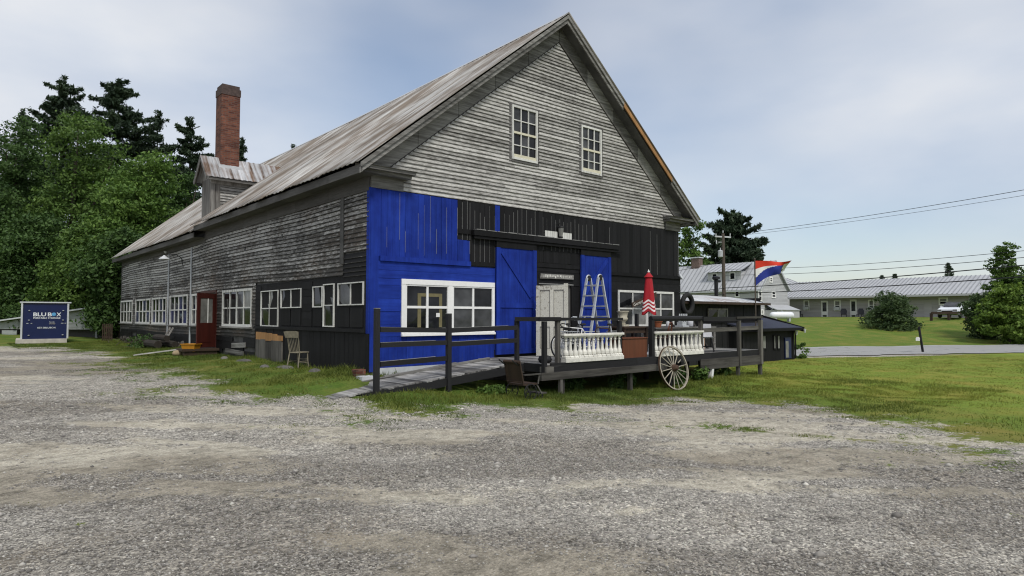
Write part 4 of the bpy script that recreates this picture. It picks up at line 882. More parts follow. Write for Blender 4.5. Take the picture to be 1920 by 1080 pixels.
# parasol
ux = onY(1217, 600, -1.9); t = thing('parasol', 'closed red parasol with white striped hem on the deck', 'parasol', (ux.x, -1.9, FL))
zt = onY(1217, 511, -1.9).z - FL; zb = onY(1217, 588, -1.9).z - FL
b = MB(); N = 32; prof = []
Lz = zt - zb
def rad(f): return .035 + .14 * f ** .8 + (.035 if f > .12 else 0)
fs_ = list(np.linspace(0, .12, 4)) + [.1201] + list(np.linspace(.16, .70, 8)) + [.70, .745, .745, .79, .79, .835, .835, .88, .88, .925, .925, 1.0]
V = []
for f in fs_:
    for k in range(N):
        a = 2 * math.pi * k / N; star = 1 + .20 * f * math.cos(4 * a + .9); dip = -.10 * Lz * f * (.5 + .5 * math.cos(4 * a + .9)) * (1 if f > .5 else 2 * f)
        q = (rad(f) if f > .12 else .03 + .105 * f / .12) * star; V.append((q * math.cos(a), q * math.sin(a), zt - f * Lz * .94 + dip))
for i in range(len(fs_) - 1):
    fm = (fs_[i] + fs_[i + 1]) / 2; white = (.70 < fm < .745) or (.79 < fm < .835) or (.88 < fm < .925); b.mi = 1 if white else 0
    b.add([V[i * N + k] for k in range(N)] + [V[(i + 1) * N + k] for k in range(N)], [(k, (k + 1) % N, N + (k + 1) % N, N + k) for k in range(N)], .5)
b.build('canopy', [M['redcloth'], M['whitecloth']], t, smooth=True)
b = MB(); b.tube([(0, 0, .02), (0, 0, zb + .1)], .022, 8); b.lathe([(.25, 0), (.25, .04), (.05, .08), (.03, .3)], 16); b.build('pole', M['offwhite'], t)
b = MB(); b.lathe([(.02, zt - .02), (.035, zt + .02), (.02, zt + .05), (.004, zt + .09)], 8); b.build('finial', M['white'], t)
b = MB(); b.tube([(.025, .0, zb + .05), (.10, -.03, zb - .02), (.06, -.05, zb - .1)], .012, 6); b.build('crank', M['offwhite'], t)
# table with urn
def table(nm, lab, x0, x1, y0, y1, zt, mat, thick=.05, lw=.07):
    t = thing(nm, lab, 'table', ((x0 + x1) / 2, (y0 + y1) / 2, FL)); a, c = (x1 - x0) / 2, (y1 - y0) / 2; h = zt - FL
    b = MB(); b.box(-a, a, -c, c, h - thick, h); b.build('table_top', M[mat], t)
    for sx in (-1, 1):
        for sy in (-1, 1): b = MB(); b.box(sx * (a - .06) - lw / 2, sx * (a - .06) + lw / 2, sy * (c - .06) - lw / 2, sy * (c - .06) + lw / 2, 0, h - thick - .001); b.build('leg', M[mat], t)
    b = MB(); b.box(-a + .07, a - .07, -c + .05, -c + .08, h - thick - .14, h - thick - .002); b.box(-a + .07, a - .07, c - .08, c - .05, h - thick - .14, h - thick - .002); b.each('apron', M[mat], t); return t
pt = onY(1166, 612, -1.5); table('plant_table', 'dark brown table under the cream urn on the deck', pt.x - .25, pt.x + .85, -1.8, -1.2, pt.z, 'brownwood')
t = thing('garden_urn', 'cream cast stone urn on the dark brown table', 'urn', (pt.x + .05, -1.5, pt.z)); k = (onY(1166, 583, -1.5).z - pt.z) / .5
b = MB(); b.lathe([(.0, .06 * k), (.06 * k, .06 * k), (.09 * k, .10 * k), (.07 * k, .14 * k), (.13 * k, .19 * k), (.165 * k, .25 * k), (.135 * k, .30 * k), (.15 * k, .38 * k), (.18 * k, .46 * k), (.20 * k, .48 * k), (.20 * k, .5 * k), (.17 * k, .5 * k), (.14 * k, .44 * k)], 24); b.build('bowl', M['urn'], t, smooth=True)
b = MB(); q = .145 * k; b.box(-q, q, -q, q, 0, .06 * k); b.build('plinth', M['urn'], t, bevel=.006)
pt2 = onY(1215, 614, -1.2); table('long_table', 'long low grey table under the window on the deck', pt2.x, pt2.x + 3.3, -1.5, -.9, pt2.z, 'graywood', .04)
pt3 = onY(1235, 613, -1.3); o = MB(); o.lathe([(.0, 0), (.13, 0), (.17, .2), (.19, .2), (.195, .27), (.17, .27), (.165, .22), (.0, .2)], 20); o = o.build('flower_pot', M['terracotta'], smooth=False); o.location = (pt3.x, -1.25, pt2.z); o.scale = (.85,) * 3; tag(o, 'terracotta flower pot on the long grey table beside the parasol', 'flower pot')
# chest
c0 = onY(1163, 632, -2.2); c1 = onY(1206, 632, -2.2)
t = thing('blanket_chest', 'red brown wooden chest between the two white balustrades', 'chest', (6.45, -2.35, FL)); 
b = MB(); b.box(-.52, .5, -.2, .2, .0, .50); b.build('body', M['chest'], t, bevel=.01)
b = MB(); b.box(-.54, .52, -.22, .22, .503, .535); b.build('lid', M['chest'], t, bevel=.008)
# clutter on the long table
def jar(x, y, z, h, r, mat, nm, lab, cat): 
    o = MB(); o.lathe([(r * .8, 0), (r, h * .1), (r, h * .7), (r * .5, h * .85), (r * .55, h)], 12); o = o.build(nm, M[mat], smooth=True); o.location = (x, y, z); tag(o, lab, cat)
jar(pt2.x + 1.15, -1.1, pt2.z, .22, .06, 'offwhite', 'white_jug', 'small white jug on the long table near the deck post', 'jug')
jar(pt2.x + 2.3, -1.15, pt2.z, .30, .10, 'chairgrey', 'grey_crock', 'pale grey crock among clutter on the long table', 'crock')
jar(pt2.x + .2, -1.2, pt2.z, .14, .09, 'iron', 'iron_kettle', 'dark iron kettle at the near end of the long table', 'kettle')
o = MB(); o.box(0, .35, -.15, .15, 0, .05); o.box(.05, .28, -.1, .1, .051, .16); o = o.build('tool_tray', M['transformer']); o.location = (pt2.x + 1.45, -1.3, pt2.z); tag(o, 'grey metal tray of tools on the long table', 'tray')
o = MB()
for k in range(5): o.bar((.1 * k, 0, 0), (.1 * k + .1, .02, .42), .03, .03)
o.bar((0, 0, .2), (.5, .02, .24), .03, .05); o = o.build('slatted_rack', M['offwhite']); o.location = (pt2.x + 1.9, -.98, pt2.z); tag(o, 'small white slatted rack leaning at back of long table', 'rack')
t = thing('wooden_chair', 'brown bentwood chair behind the wagon wheel balustrade', 'chair', (8.55, -1.9, FL), R(200))
b = MB(); b.lathe([(.0, .44), (.21, .44), (.22, .46), (.2, .48), (.0, .48)], 16); b.build('seat', M['brownwood'], t)
for sx in (-1, 1):
    for sy in (-1, 1): b = MB(); b.tube([(sx * .2, sy * .2, 0), (sx * .15, sy * .15, .44)], .017, 6); b.build('leg', M['brownwood'], t)
b = MB(); b.tube([(-.18, .17, .46), (-.2, .22, .75), (-.1, .25, .92), (.1, .25, .92), (.2, .22, .75), (.18, .17, .46)], .016, 8); b.tube([(-.1, .19, .46), (-.1, .24, .9)], .01, 6); b.tube([(.1, .19, .46), (.1, .24, .9)], .01, 6); b.build('backrest', M['chest'], t)
# bar stool with shell seat
t = thing('bar_stool', 'grey shell seat stool with black legs near the deck end', 'stool', (10.55, -2.1, FL), R(-60))
b = MB(); prof = [(-.22, .0, .47), (-.1, .0, .44), (.08, .0, .44), (.17, .0, .49), (.21, .0, .62), (.25, .0, .86)]
for i in range(len(prof) - 1):
    (a0, _, z0), (a1, _, z1) = prof[i], prof[i + 1]; w0 = .21 - .02 * i
    b.add([(-w0, a0, z0), (w0, a0, z0), (w0 - .015, a1, z1), (-w0 + .015, a1, z1), (-w0, a0, z0 - .02), (w0, a0, z0 - .02), (w0 - .015, a1 + .015, z1 - .01), (-w0 + .015, a1 + .015, z1 - .01)], [(0, 1, 2, 3), (7, 6, 5, 4), (0, 4, 5, 1), (1, 5, 6, 2), (3, 2, 6, 7), (0, 3, 7, 4)])
b.build('seat', M['chairgrey'], t)
for sx in (-1, 1):
    for sy in (-1, 1): b = MB(); b.tube([(sx * .21, sy * .21, 0), (sx * .12, sy * .12, .43)], .016, 6); b.build('leg', M['iron'], t)
b = MB(); b.tube([(-.18, -.18, .16), (.18, -.18, .16), (.18, .18, .16), (-.18, .18, .16)], .011, 6, True); b.build('foot_ring', M['iron'], t)
t = thing('crate', 'white box with orange wooden side on the deck behind the stool', 'crate', (11.3, -1.2, FL), R(15))
b = MB(); b.box(-.28, .28, -.2, .2, 0, .62); b.build('body', M['paper'], t); b = MB(); b.box(.285, .31, -.21, .21, 0, .66); b.box(-.29, .283, -.24, -.203, .58, .66); b.build('side_board', M['orangewood'], t)
# bicycles behind the first balustrade
def bike(lab, mat, loc, rz, lean=0):
    t = thing('bicycle', lab, 'bicycle', loc, rz, 'bicycles parked behind the balustrade'); t.rotation_euler = (lean, 0, rz)
    for x in (-.52, .52):
        b = MB(); b.M = Matrix.Translation((x, 0, .33)) @ Matrix.Rotation(R(90), 4, 'X'); ring = [(math.cos(a), math.sin(a)) for a in np.linspace(0, 2 * math.pi, 33)[:-1]]
        b.mi = 0; b.tube([(.32 * c, .32 * s, 0) for c, s in ring], .02, 6, True); b.mi = 1; b.tube([(.295 * c, .295 * s, 0) for c, s in ring], .009, 5, True)
        for a in np.linspace(0, math.pi, 10)[:-1]: b.tube([(.29 * math.cos(a), .29 * math.sin(a), 0), (-.29 * math.cos(a), -.29 * math.sin(a), 0)], .003, 3)
        b.tube([(0, 0, -.05), (0, 0, .05)], .02, 8); b.build('wheel', [M['rubber'], M['alu']], t)
    b = MB(); bb, st, hd = (-.06, 0, .29), (-.20, 0, .78), (.34, 0, .82)
    for p, q in ((bb, st), (st, hd), (bb, (.37, 0, .72)), (bb, (-.52, 0, .33)), (st, (-.52, 0, .33)), ((.34, 0, .9), (.40, 0, .66)), ((.40, .04, .66), (.52, .05, .33)), ((.40, -.04, .66), (.52, -.05, .33))): b.tube([p, q], .016, 6)
    b.build('frame', mat, t)
    b = MB(); b.tube([(.34, 0, .9), (.33, 0, 1.0)], .014, 6); b.tube([(.18, -.29, 1.05), (.28, -.26, 1.06), (.33, -.1, 1.0), (.33, .1, 1.0), (.28, .26, 1.06), (.18, .29, 1.05)], .014, 6); b.build('handlebar', M['alu'], t)
    b = MB(); b.lathe([(.02, 0), (.09, .01), (.08, .05), (.02, .06)], 10, (-.23, 0, .86)); b.tube([st, (-.23, 0, .87)], .013, 6); b.build('saddle', M['rubber'], t)
    b = MB(); b.M = Matrix.Translation(bb) @ Matrix.Rotation(R(90), 4, 'X'); b.lathe([(.085, -.006), (.09, 0), (.085, .006)], 16); b.box(-.01, .01, .0, .17, -.07, -.05); b.box(-.01, .01, -.17, 0, .05, .07); b.build('crank', M['iron'], t)
    b = MB(); b.tube([(-.52, .07, .36), (-.7, .09, .70), (-.22, .09, .70), (-.22, -.09, .70), (-.7, -.09, .70), (-.52, -.07, .36)], .009, 5); b.build('carrier', M['offwhite'], t); return t
bike('white framed bicycle behind the balusters beneath the stepladder', M['white'], (5.0, -1.85, FL), R(172), R(6))
bike('black framed bicycle between the white bicycle and the cream door', M['iron'], (5.35, -1.4, FL), R(14), R(-5))
# loose goods stacked by the bicycles
t = thing('wire_basket', 'white wire basket heaped with dark cables behind the balustrade', 'basket', (4.35, -2.1, FL))
b = MB()
for z in (.42, .52, .62, .72): b.tube([(-.24, -.17, z), (.24, -.17, z), (.24, .17, z), (-.24, .17, z)], .007, 5, True)
for x in np.linspace(-.24, .24, 9): b.tube([(x, -.17, .42), (x, -.17, .72)], .005, 4); b.tube([(x, .17, .42), (x, .17, .72)], .005, 4)
b.build('wire_frame', M['offwhite'], t)
b = MB()
for k in range(9): c = Vector((random.uniform(-.12, .12), random.uniform(-.06, .06), .50 + .045 * k)); r0 = random.uniform(.1, .17); tl = random.uniform(-.5, .5); b.tube([c + Vector((r0 * math.cos(a), r0 * .8 * math.sin(a), tl * r0 * math.cos(a + k))) for a in np.linspace(0, 2 * math.pi, 17)[:-1]], .014, 5, True)
b.build('cable_heap', M['rubber'], t)
for sx in (-.2, .2):
    for sy in (-.13, .13): b = MB(); b.tube([(sx, sy, 0), (sx, sy, .42)], .010, 5); b.build('leg', M['offwhite'], t)
bike('dark rusty bicycle leaning behind the white one against the post', M['rustiron'], (5.55, -2.15, FL), R(185), R(-8))
# signs and lamps on the barn
t = thing('name_board', 'narrow weathered sign board with pale letters over the cream door', 'sign'); s0, s1 = F(1010, 524), F(1072, 523)
b = MB(); b.M = MF @ Matrix.Translation((0, .052, 0)); b.add([(s0[0], 0, 2.29), (s1[0], 0, 2.31), (s1[0], 0, 2.44), (s0[0], 0, 2.43), (s0[0] + .03, .03, 2.29), (s1[0], .03, 2.31), (s1[0], .03, 2.44), (s0[0], .03, 2.43)], [(4, 5, 6, 7), (0, 3, 2, 1), (0, 1, 5, 4), (1, 2, 6, 5), (2, 3, 7, 6), (3, 0, 4, 7)]); b.build('board', M['graywood'], t)
b = MB(); b.M = MF @ Matrix.Translation((0, .083, 0))      # worn brush strokes, too faded to read
x = s0[0] + .12
while x < s1[0] - .08: b.box(x, x + random.uniform(.015, .05), 0, .003, 2.315 + random.uniform(0, .05), 2.42 - random.uniform(0, .04)); x += random.uniform(.04, .08)
b.build('faded_lettering', M['castwhite'], t)
t = thing('general_store_sign', 'brown board sign reading general store tilted across the window behind parasol', 'sign')
q0, q1 = onY(1186, 572, -.25), onY(1222, 556, -.25); an = math.atan2(q1.z - q0.z, q1.x - q0.x); Ls = .95
Mt = Matrix.Translation((q0.x + .02, -.25, q0.z)) @ Matrix.Rotation(-an, 4, 'Y')
b = MB(); b.M = Mt; b.box(-.05, Ls + .35, -.012, .012, -.075, .085); b.build('board', M['brownwood'], t)
text('General Store', .15, M['castwhite'], 'lettering', t, Mt @ Matrix.Translation((.52, -.0135, 0)) @ Matrix.Rotation(R(90), 4, 'X'), .0, .001, fit=(1.0, .10))
b = MB(); b.bar((q0.x + .35, -.24, q0.z), (q0.x + .35, -.04, q0.z + .05), .03); b.build('bracket', M['iron'], t)
def lamp_can(nm, lab, loc, group=None):
    t = thing(nm, lab, 'lamp', loc); return t
lx, lz = F(1046, 437); t = lamp_can('porch_lantern', 'black porch lantern above the sliding door track', (lx, -.12, 3.5))
b = MB(); b.lathe([(.02, .36), (.09, .33), (.10, .30), (.03, .30)], 8); b.tube([(0, .12, .38), (0, 0, .44), (0, 0, .36)], .012, 6); b.lathe([(.06, .0), (.07, .02), (.06, .04)], 8); b.build('cap', M['iron'], t)
b = MB(); b.lathe([(.05, .04), (.08, .29), (.06, .29), (.04, .05)], 8); b.build('glass_shade', M['glass2'], t)
t = thing('door_number_board', 'small white slatted panel behind the porch lantern', 'panel'); b = MB(); b.M = MF
for k in range(11):
    if k not in (5,): b.box(lx - .55 + k * .1, lx - .55 + k * .1 + .09, .022, .04, 3.49, 3.68)
b.box(lx - .56, lx + .55, .022, .036, 3.48, 3.488 + .02); b.build('slats', M['chipwhite'], t)
p = onY(1273, 524, -.1); t = thing('flood_lamp', 'round white flood lamp on the barn corner', 'lamp', (W + .02, -.05, 2.62)); b = MB(); b.M = Matrix.Rotation(R(60), 4, 'X') @ Matrix.Rotation(R(15), 4, 'Y'); b.lathe([(.03, -.16), (.06, -.12), (.11, -.01), (.115, .01), (.0, .03)], 14); b.build('lamp_head', M['offwhite'], t); b = MB(); b.tube([(0, .03, 0), (-.04, .1, .05)], .02, 6); b.build('bracket', M['iron'], t)
t = thing('gooseneck_lamp', 'white shaded gooseneck lamp high on the long side wall', 'lamp', (0, 15.7, 3.62)); b = MB(); b.tube([(-.02, 0, -.3), (-.06, 0, .0), (-.25, .1, .14), (-.55, .25, .12), (-.62, .28, .06)], .018, 6); b.build('arm', M['iron'], t); b = MB(); b.lathe([(.03, .10), (.06, .06), (.2, -.04), (.21, -.06), (.19, -.05), (.04, .05)], 16, (-.64, .29, -.0)); b.build('lamp_shade', M['offwhite'], t)
t = thing('small_floodlight', 'small pale floodlight under the eave at the far conduit', 'lamp', (-.06, 18.3, 4.0)); b = MB(); b.lathe([(.04, 0), (.09, .1), (.0, .11)], 10); b.build('lamp_head', M['offwhite'], t); b = MB(); b.tube([(.06, 0, .0), (0, 0, .02)], .02, 6); b.build('bracket', M['iron'], t)
# press back chair by the black wall
cx = -.42; cy = onX(560, 680, cx).y
t = thing('press_back_chair', 'pale wooden press back chair standing against the black side wall', 'chair', (cx, cy, gz(cx, cy) - .0), R(118)); t.scale = (.92,) * 3
b = MB(); b.add([(-.2, -.2, .43), (.2, -.2, .43), (.18, .2, .43), (-.18, .2, .43), (-.2, -.2, .46), (.2, -.2, .46), (.18, .2, .46), (-.18, .2, .46)], [(0, 3, 2, 1), (4, 5, 6, 7), (0, 1, 5, 4), (1, 2, 6, 5), (2, 3, 7, 6), (3, 0, 4, 7)]); b.build('seat', M['chairwood'], t, bevel=.01)
for sx in (-1, 1):
    b = MB(); b.tube([(sx * .19, -.2, 0), (sx * .175, -.17, .2), (sx * .17, -.16, .43)], [.014, .02, .016], 7); b.build('leg', M['chairwood'], t)
    b = MB(); b.tube([(sx * .19, .26, 0), (sx * .17, .18, .43)], .016, 7); b.build('leg', M['chairwood'], t)
    b = MB(); b.tube([(sx * .165, .18, .45), (sx * .18, .23, .75), (sx * .185, .30, 1.0)], .017, 7); b.build('back_post', M['chairwood'], t)
for k in range(6): b = MB(); xx = -.12 + k * .048; b.tube([(xx, .18, .45), (xx * 1.1, .24, .7), (xx * 1.2, .285, .90)], [.010, .008, .010], 6); b.build('spindle', M['chairwood'], t)
b = MB(); b.add([(-.22, .285, .86), (.22, .285, .86), (.25, .325, 1.03), (.14, .33, 1.05), (-.14, .33, 1.05), (-.25, .325, 1.03)] + [(-.22, .305, .86), (.22, .305, .86), (.25, .345, 1.03), (.14, .35, 1.05), (-.14, .35, 1.05), (-.25, .345, 1.03)], [(0, 1, 2, 3, 4, 5), (11, 10, 9, 8, 7, 6)] + [(i, 6 + i, 6 + (i + 1) % 6, (i + 1) % 6) for i in range(6)]); b.build('crest_rail', M['chairwood'], t)
b = MB(); b.tube([(-.17, -.18, .25), (.17, -.18, .25)], .010, 6); b.tube([(-.17, -.18, .15), (.17, -.18, .15)], .010, 6); b.tube([(-.18, -.18, .2), (-.18, .22, .2)], .010, 6); b.tube([(.18, -.18, .2), (.18, .22, .2)], .010, 6); b.each('stretcher', M['chairwood'], t)
# things at the red door
t = thing('plastic_tub', 'broken yellow plastic tub beside the red door', 'tub', (onZ(358, 656, .06).x, onZ(358, 656, .06).y, .0), R(-50)); t.scale = (.72,) * 3; b = MB(); n = 4
b.add([(-.3, -.2, 0), (.3, -.2, 0), (.3, .2, 0), (-.3, .2, 0), (-.36, -.25, .36), (.36, -.25, .36), (.36, .25, .36), (-.36, .25, .36)], [(0, 3, 2, 1), (0, 1, 5, 4), (1, 2, 6, 5), (2, 3, 7, 6), (3, 0, 4, 7)]); b.build('body', M['yellow'], t, recalc=False).modifiers.new('t', 'SOLIDIFY').thickness = .02
b = MB(); b.tube([(-.38, -.27, .36), (.38, -.27, .36), (.38, .27, .36), (-.38, .27, .36)], .02, 6, True); b.build('rim', M['yellow'], t)
o = MB(); o.bar((-1.0, 11.4, gz(-1, 11.4) + .20), (-2.4, 12.0, gz(-2.4, 12) + .02), .30, .035, up=(0, 0, 1)); o = o.build('plank_ramp', M['plank']); tag(o, 'bleached plank sloping from red door step to grass', 'plank')
t = thing('door_step', 'low timber step under the red door', 'step'); b = MB(); b.box(-1.25, -.05, 10.6, 11.5, .02, .10); b.build('tread', M['brownwood'], t); b = MB(); b.box(-1.2, -.1, 10.65, 10.75, -.2, .019); b.box(-1.2, -.1, 11.35, 11.45, -.2, .019); b.each('bearer', M['brownwood'], t)
o = MB(); o.lathe([(.0, 0), (.14, .0), (.17, .1), (.12, .2), (.0, .24)], 10); o = o.build('round_stone', plain('tan_stone', (.32, .25, .16), .9, 0, .2, 6), smooth=True); o.location = (-1.25, 11.15, gz(-1.25, 11.15) + .0); o.scale = (1.1, .8, .8); tag(o, 'tan rounded stone holding the plank by the door', 'stone')
t = thing('leaning_ladder', 'short pale wooden ladder leaning on the far wall', 'ladder'); b = MB()
for y in (16.6, 17.05): b.bar((-.55, y, -.1), (-.1, y, .75), .035, .06)
b.each('rail', M['graywood_z'], t)
for k in range(3): f = .3 + k * .28; b = MB(); b.bar((-.55 + .45 * f, 16.6, -.1 + .85 * f), (-.55 + .45 * f, 17.05, -.1 + .85 * f), .03); b.build('rung', M['graywood_z'], t)
for k, (y, z, r) in enumerate(((14.9, .14, .14), (15.0, .40, .12), (15.15, .16, .15))):
    o = MB(); o.tube([(-.7, y, gz(-.7, y) + z), (-.75, y + .9, gz(-.7, y) + z + .02), (-.7, y + 1.9, gz(-.7, y) + z)], r, 9); o = o.build('log', M['logbark']); tag(o, ['lowest dark log nearest the yellow tub in the log heap', 'topmost dark log on the heap below the side windows', 'thick dark log at the wall side of the log heap'][k], 'log', 'logs heaped by the side wall')
    o.location = (-.28 * (k - 1), 0, 0)
# foundation rubble along the wall
for k, (y, x, r, lab) in enumerate(((3.0, -.75, .24, 'flat grey stone in the grass nearest the pale chair'), (3.7, -1.0, .16, 'small grey stone in the grass before the pale chair'), (6.0, -.75, .22, 'rounded grey stone below the orange topped boards'), (1.3, -.7, .17, 'grey stone by the black wall near the barn corner'), (7.6, -.8, .15, 'small stone at the end of the black boards'))):
    o = MB(); o.lathe([(.0, -.1), (r * .9, -.06), (r, 0), (r * .7, .09), (.0, .13)], 9, rf=lambda a, z: 1 + .18 * math.sin(2 * a + r * 40) + .1 * math.sin(5 * a)); o = o.build('field_stone', M['stone']); o.location = (x, y, gz(x, y)); o.scale = (.8, 1.1, .6); tag(o, lab, 'stone', 'stones along the side wall')
# ------------------------------------------------------------------ sheds to the right of the barn
t = thing('plank_shed', 'black plank shed with white sheet roof beside the barn', 'shed')
sx1 = onY(1427, 600, .6).x; sz = 1.90; back = onX(1345, 549, sx1); sy1 = max(4.0, back.y)
prof = [(.15, sz - .12), (.6, sz), (1.6, sz + .14), (2.8, sz + .25), (sy1, sz + .32)]
b = MB(); x = W + .02
while x < sx1 - .01:
    q = min(x + random.uniform(.16, .3), sx1); b.box(x, q - .012, .6 + random.uniform(-.01, .01), .66, -.8, sz - .05); x = q
b.box(W + .02, sx1, .67, sy1, -.8, sz - .03); b.box(sx1 - .02, sx1 + .02, .62, sy1, -.8, sz + .1)
b.build('wall', M['darkwood_z'], t)
b = MB(); n = 16
for k in range(n):
    a0, a1 = W + .02 + (sx1 - .7 - W) * k / n, W + .02 + (sx1 - .7 - W) * (k + 1) / n
    for (y0, z0), (y1, z1) in zip(prof[:-1], prof[1:]): b.add([(a0, y0, z0), (a1, y0, z0), (a1, y1, z1), (a0, y1, z1)], [(0, 1, 2, 3)], (k * 37 % 10) / 10)
r_ = b.build('roof', M['whiteroof'], t, recalc=False); r_.modifiers.new('t', 'SOLIDIFY').thickness = .03
b = MB()
for (y0, z0), (y1, z1) in zip(prof[:-1], prof[1:]):
    e = -.16 if y0 < .3 else 0
    b.add([(sx1 - .68, y0, z0 - .01), (sx1 + .1, y0, z0 - .07 + e), (sx1 + .1, y1, z1 - .07), (sx1 - .68, y1, z1 - .01)], [(0, 1, 2, 3)])
r_ = b.build('roof_edge', M['slate'], t, recalc=False); r_.modifiers.new('t', 'SOLIDIFY').thickness = .04
b = MB()
for (y0, z0), (y1, z1) in zip(prof[:-1], prof[1:]): b.bar((sx1 + .12, y0, z0 - .1 - (.16 if y0 < .3 else 0)), (sx1 + .12, y1, z1 - .1), .03, .08)
b.build('barge_board', M['offwhite'], t)
b = MB(); b.box(W + .02, sx1 - .1, .10, .14, sz - .22, sz - .13); b.build('fascia', M['brownwood'], t)
wa, wb = onY(1326, 578, .58), onY(1363, 592, .58)
window(Matrix.Translation((0, .57, 0)) @ MF, wa.x, wb.x, wb.z - .25, wa.z, 2, 1, .05, .04, .05, 'graywood_z', ('glass', 'glass3'), par=t)
sp = onY(1343, 549, 3.2); b = MB(); b.tube([(sp.x, 3.2, 1.9), (sp.x, 3.2, onY(1343, 521, 3.2).z)], .09, 10); b.lathe([(.09, 0), (.18, .02), (.18, .12), (.02, .16)], 10, (sp.x, 3.2, onY(1343, 524, 3.2).z)); b.tube([(sp.x + .08, 3.2, onY(1343, 527, 3.2).z), (sp.x + .32, 3.2, onY(1343, 527, 3.2).z)], .06, 8); b.build('stove_pipe', M['iron'], t)
t = thing('low_annex', 'low black annex with slate blue roof and blue door', 'annex')
ax0, ax1 = onY(1392, 640, 0).x, onY(1488, 675, 0).x; ez = onY(1460, 616, -.25).z; rk = onX(1427, 594, ax1 + .3); ry1, rz1 = min(rk.y, 7.0), rk.z
b = MB(); x = ax0
while x < ax1 - .01:
    q = min(x + random.uniform(.28, .4), ax1); b.box(x, q - .006, -.02, .03, -1.0, ez - .02); x = q
b.box(ax0, ax1, .04, ry1, -1.0, ez - .03); b.add([(ax1, .04, ez - .03), (ax1, ry1, ez - .03), (ax1, ry1, rz1 - .08), (ax0, .04, ez - .03), (ax0, ry1, ez - .03), (ax0, ry1, rz1 - .08)], [(0, 1, 2), (3, 5, 4), (0, 2, 5, 3), (1, 4, 5, 2)])
b.box(ax1 - .12, ax1 + .02, -.04, .06, -1, ez - .03); b.build('wall', M['black'], t)
b = MB(); b.add([(ax0 - .1, -.28, ez + .03), (ax1 + .28, -.28, ez + .03), (ax1 + .28, ry1, rz1), (ax0 - .1, ry1, rz1), (ax0 - .1, -.28, ez - .03), (ax1 + .28, -.28, ez - .03), (ax1 + .28, ry1, rz1 - .06), (ax0 - .1, ry1, rz1 - .06)], [(0, 1, 2, 3), (7, 6, 5, 4), (0, 4, 5, 1), (1, 5, 6, 2), (2, 6, 7, 3), (3, 7, 4, 0)]); b.build('roof', M['slate'], t)
b = MB(); b.bar((ax1 + .31, -.33, ez - .06), (ax1 + .31, ry1, rz1 - .01), .06, .20); b.box(ax0, ax1 + .28, -.33, -.285, ez - .1, ez + .01); b.build('barge_board', M['black'], t)
b = MB(); b.tube([(ax1 - .05, -.1, ez - .05), (ax1 + .06, -.07, ez - .28), (ax1 + .06, -.06, -.6)], .035, 8); b.build('downpipe', M['black'], t)
for a, c in ((1428, 1437), (1449, 1455), (1456, 1463)):
    p, q = onY(a, 628, -.02), onY(c, 655, -.02); window(Matrix.Translation((0, -.02, 0)) @ MF, p.x, q.x, q.z, p.z, 1, 1, .05, .04, .03, 'black', ('glass2',), par=t)
p, q = onY(1470, 633, -.02), onY(1482, 674, -.02); b = MB(); b.box(p.x, q.x, -.07, -.03, -.58, p.z); d_ = b.build('door', M['navy'], t); b = MB(); b.box(p.x + .03, p.x + .28, -.078, -.071, p.z - .85, p.z - .15); b.build('pane', M['glass2'], d_)
b = MB(); b.lathe([(.03, -.1), (.05, .0), (.07, .08)], 8, (ax1 - .1, -.2, ez - .2)); b.lathe([(.03, -.1), (.05, .0), (.06, .06)], 8, (ax1 + .25, -.4, ez - .1)); b.build('floodlight', M['offwhite'], t)
# tyre hung on the shed front
t = thing('hung_tyre', 'old black tyre hanging on the shed wall by the barn corner', 'tyre', onY(1289, 570, .02)); b = MB(); b.M = Matrix.Rotation(R(90), 4, 'X'); b.tube([(.30 * math.cos(a), .30 * math.sin(a), 0) for a in np.linspace(0, 2 * math.pi, 33)[:-1]], .085, 10, True); o = b.build('tread', M['rubber'], t, smooth=True); o.scale = (1, 1, 1.08)
# flag
fp = onD(1417, 600, 26.5); zg = gz(fp.x, fp.y)
t = thing('flag', 'red white and blue flag blowing on a dark pole above the sheds', 'flag', (fp.x, fp.y, zg))
b = MB(); ztp = onD(1415, 488, 26.5).z - zg; b.tube([(0, 0, 0), (0, 0, ztp)], .028, 8); b.lathe([(.02, 0), (.05, .04), (.02, .08)], 8, (0, 0, ztp)); b.build('pole', M['pole'], t)
b = MB(); NU, NV = 44, 30; L_, Hh = 1.45, 1.06; G = []
for i in range(NU + 1):
    for j in range(NV + 1):
        u, v = i / NU, j / NV
        lift = .60 * (1 - math.exp(-2.2 * u)) * v ** .9           # lower edge swept up by the wind
        sh = L_ * u * (1 - .10 * v); wv = .16 * u * math.sin(6 * u + 2.2 * v) + .10 * u * math.sin(11 * u - 3 * v)
        P = RT * sh + HF * wv; G.append((P.x, P.y, ztp - .02 - Hh * v * (1 - .12 * u) + lift + .05 * math.sin(7 * u) * u - .03 * u))
for i in range(NU):
    for j in range(NV):
        a = i * (NV + 1) + j; v = (j + .5) / NV; u = (i + .5) / NU
        b.mi = 0 if v < .34 else 1 if v < .34 + .36 * max(0, 1 - u / .62) else 2
        if u > .84: b.mi = 1 if v > .25 else 0
        if u > .82 and .72 < v < .86 and u < .9: b.mi = 3
        b.add([G[a], G[a + NV + 1], G[a + NV + 2], G[a + 1]], [(0, 1, 2, 3)])
b.build('cloth', [M['flagred'], M['flagwhite'], M['flagblue'], M['iron']], t, smooth=True, recalc=False)
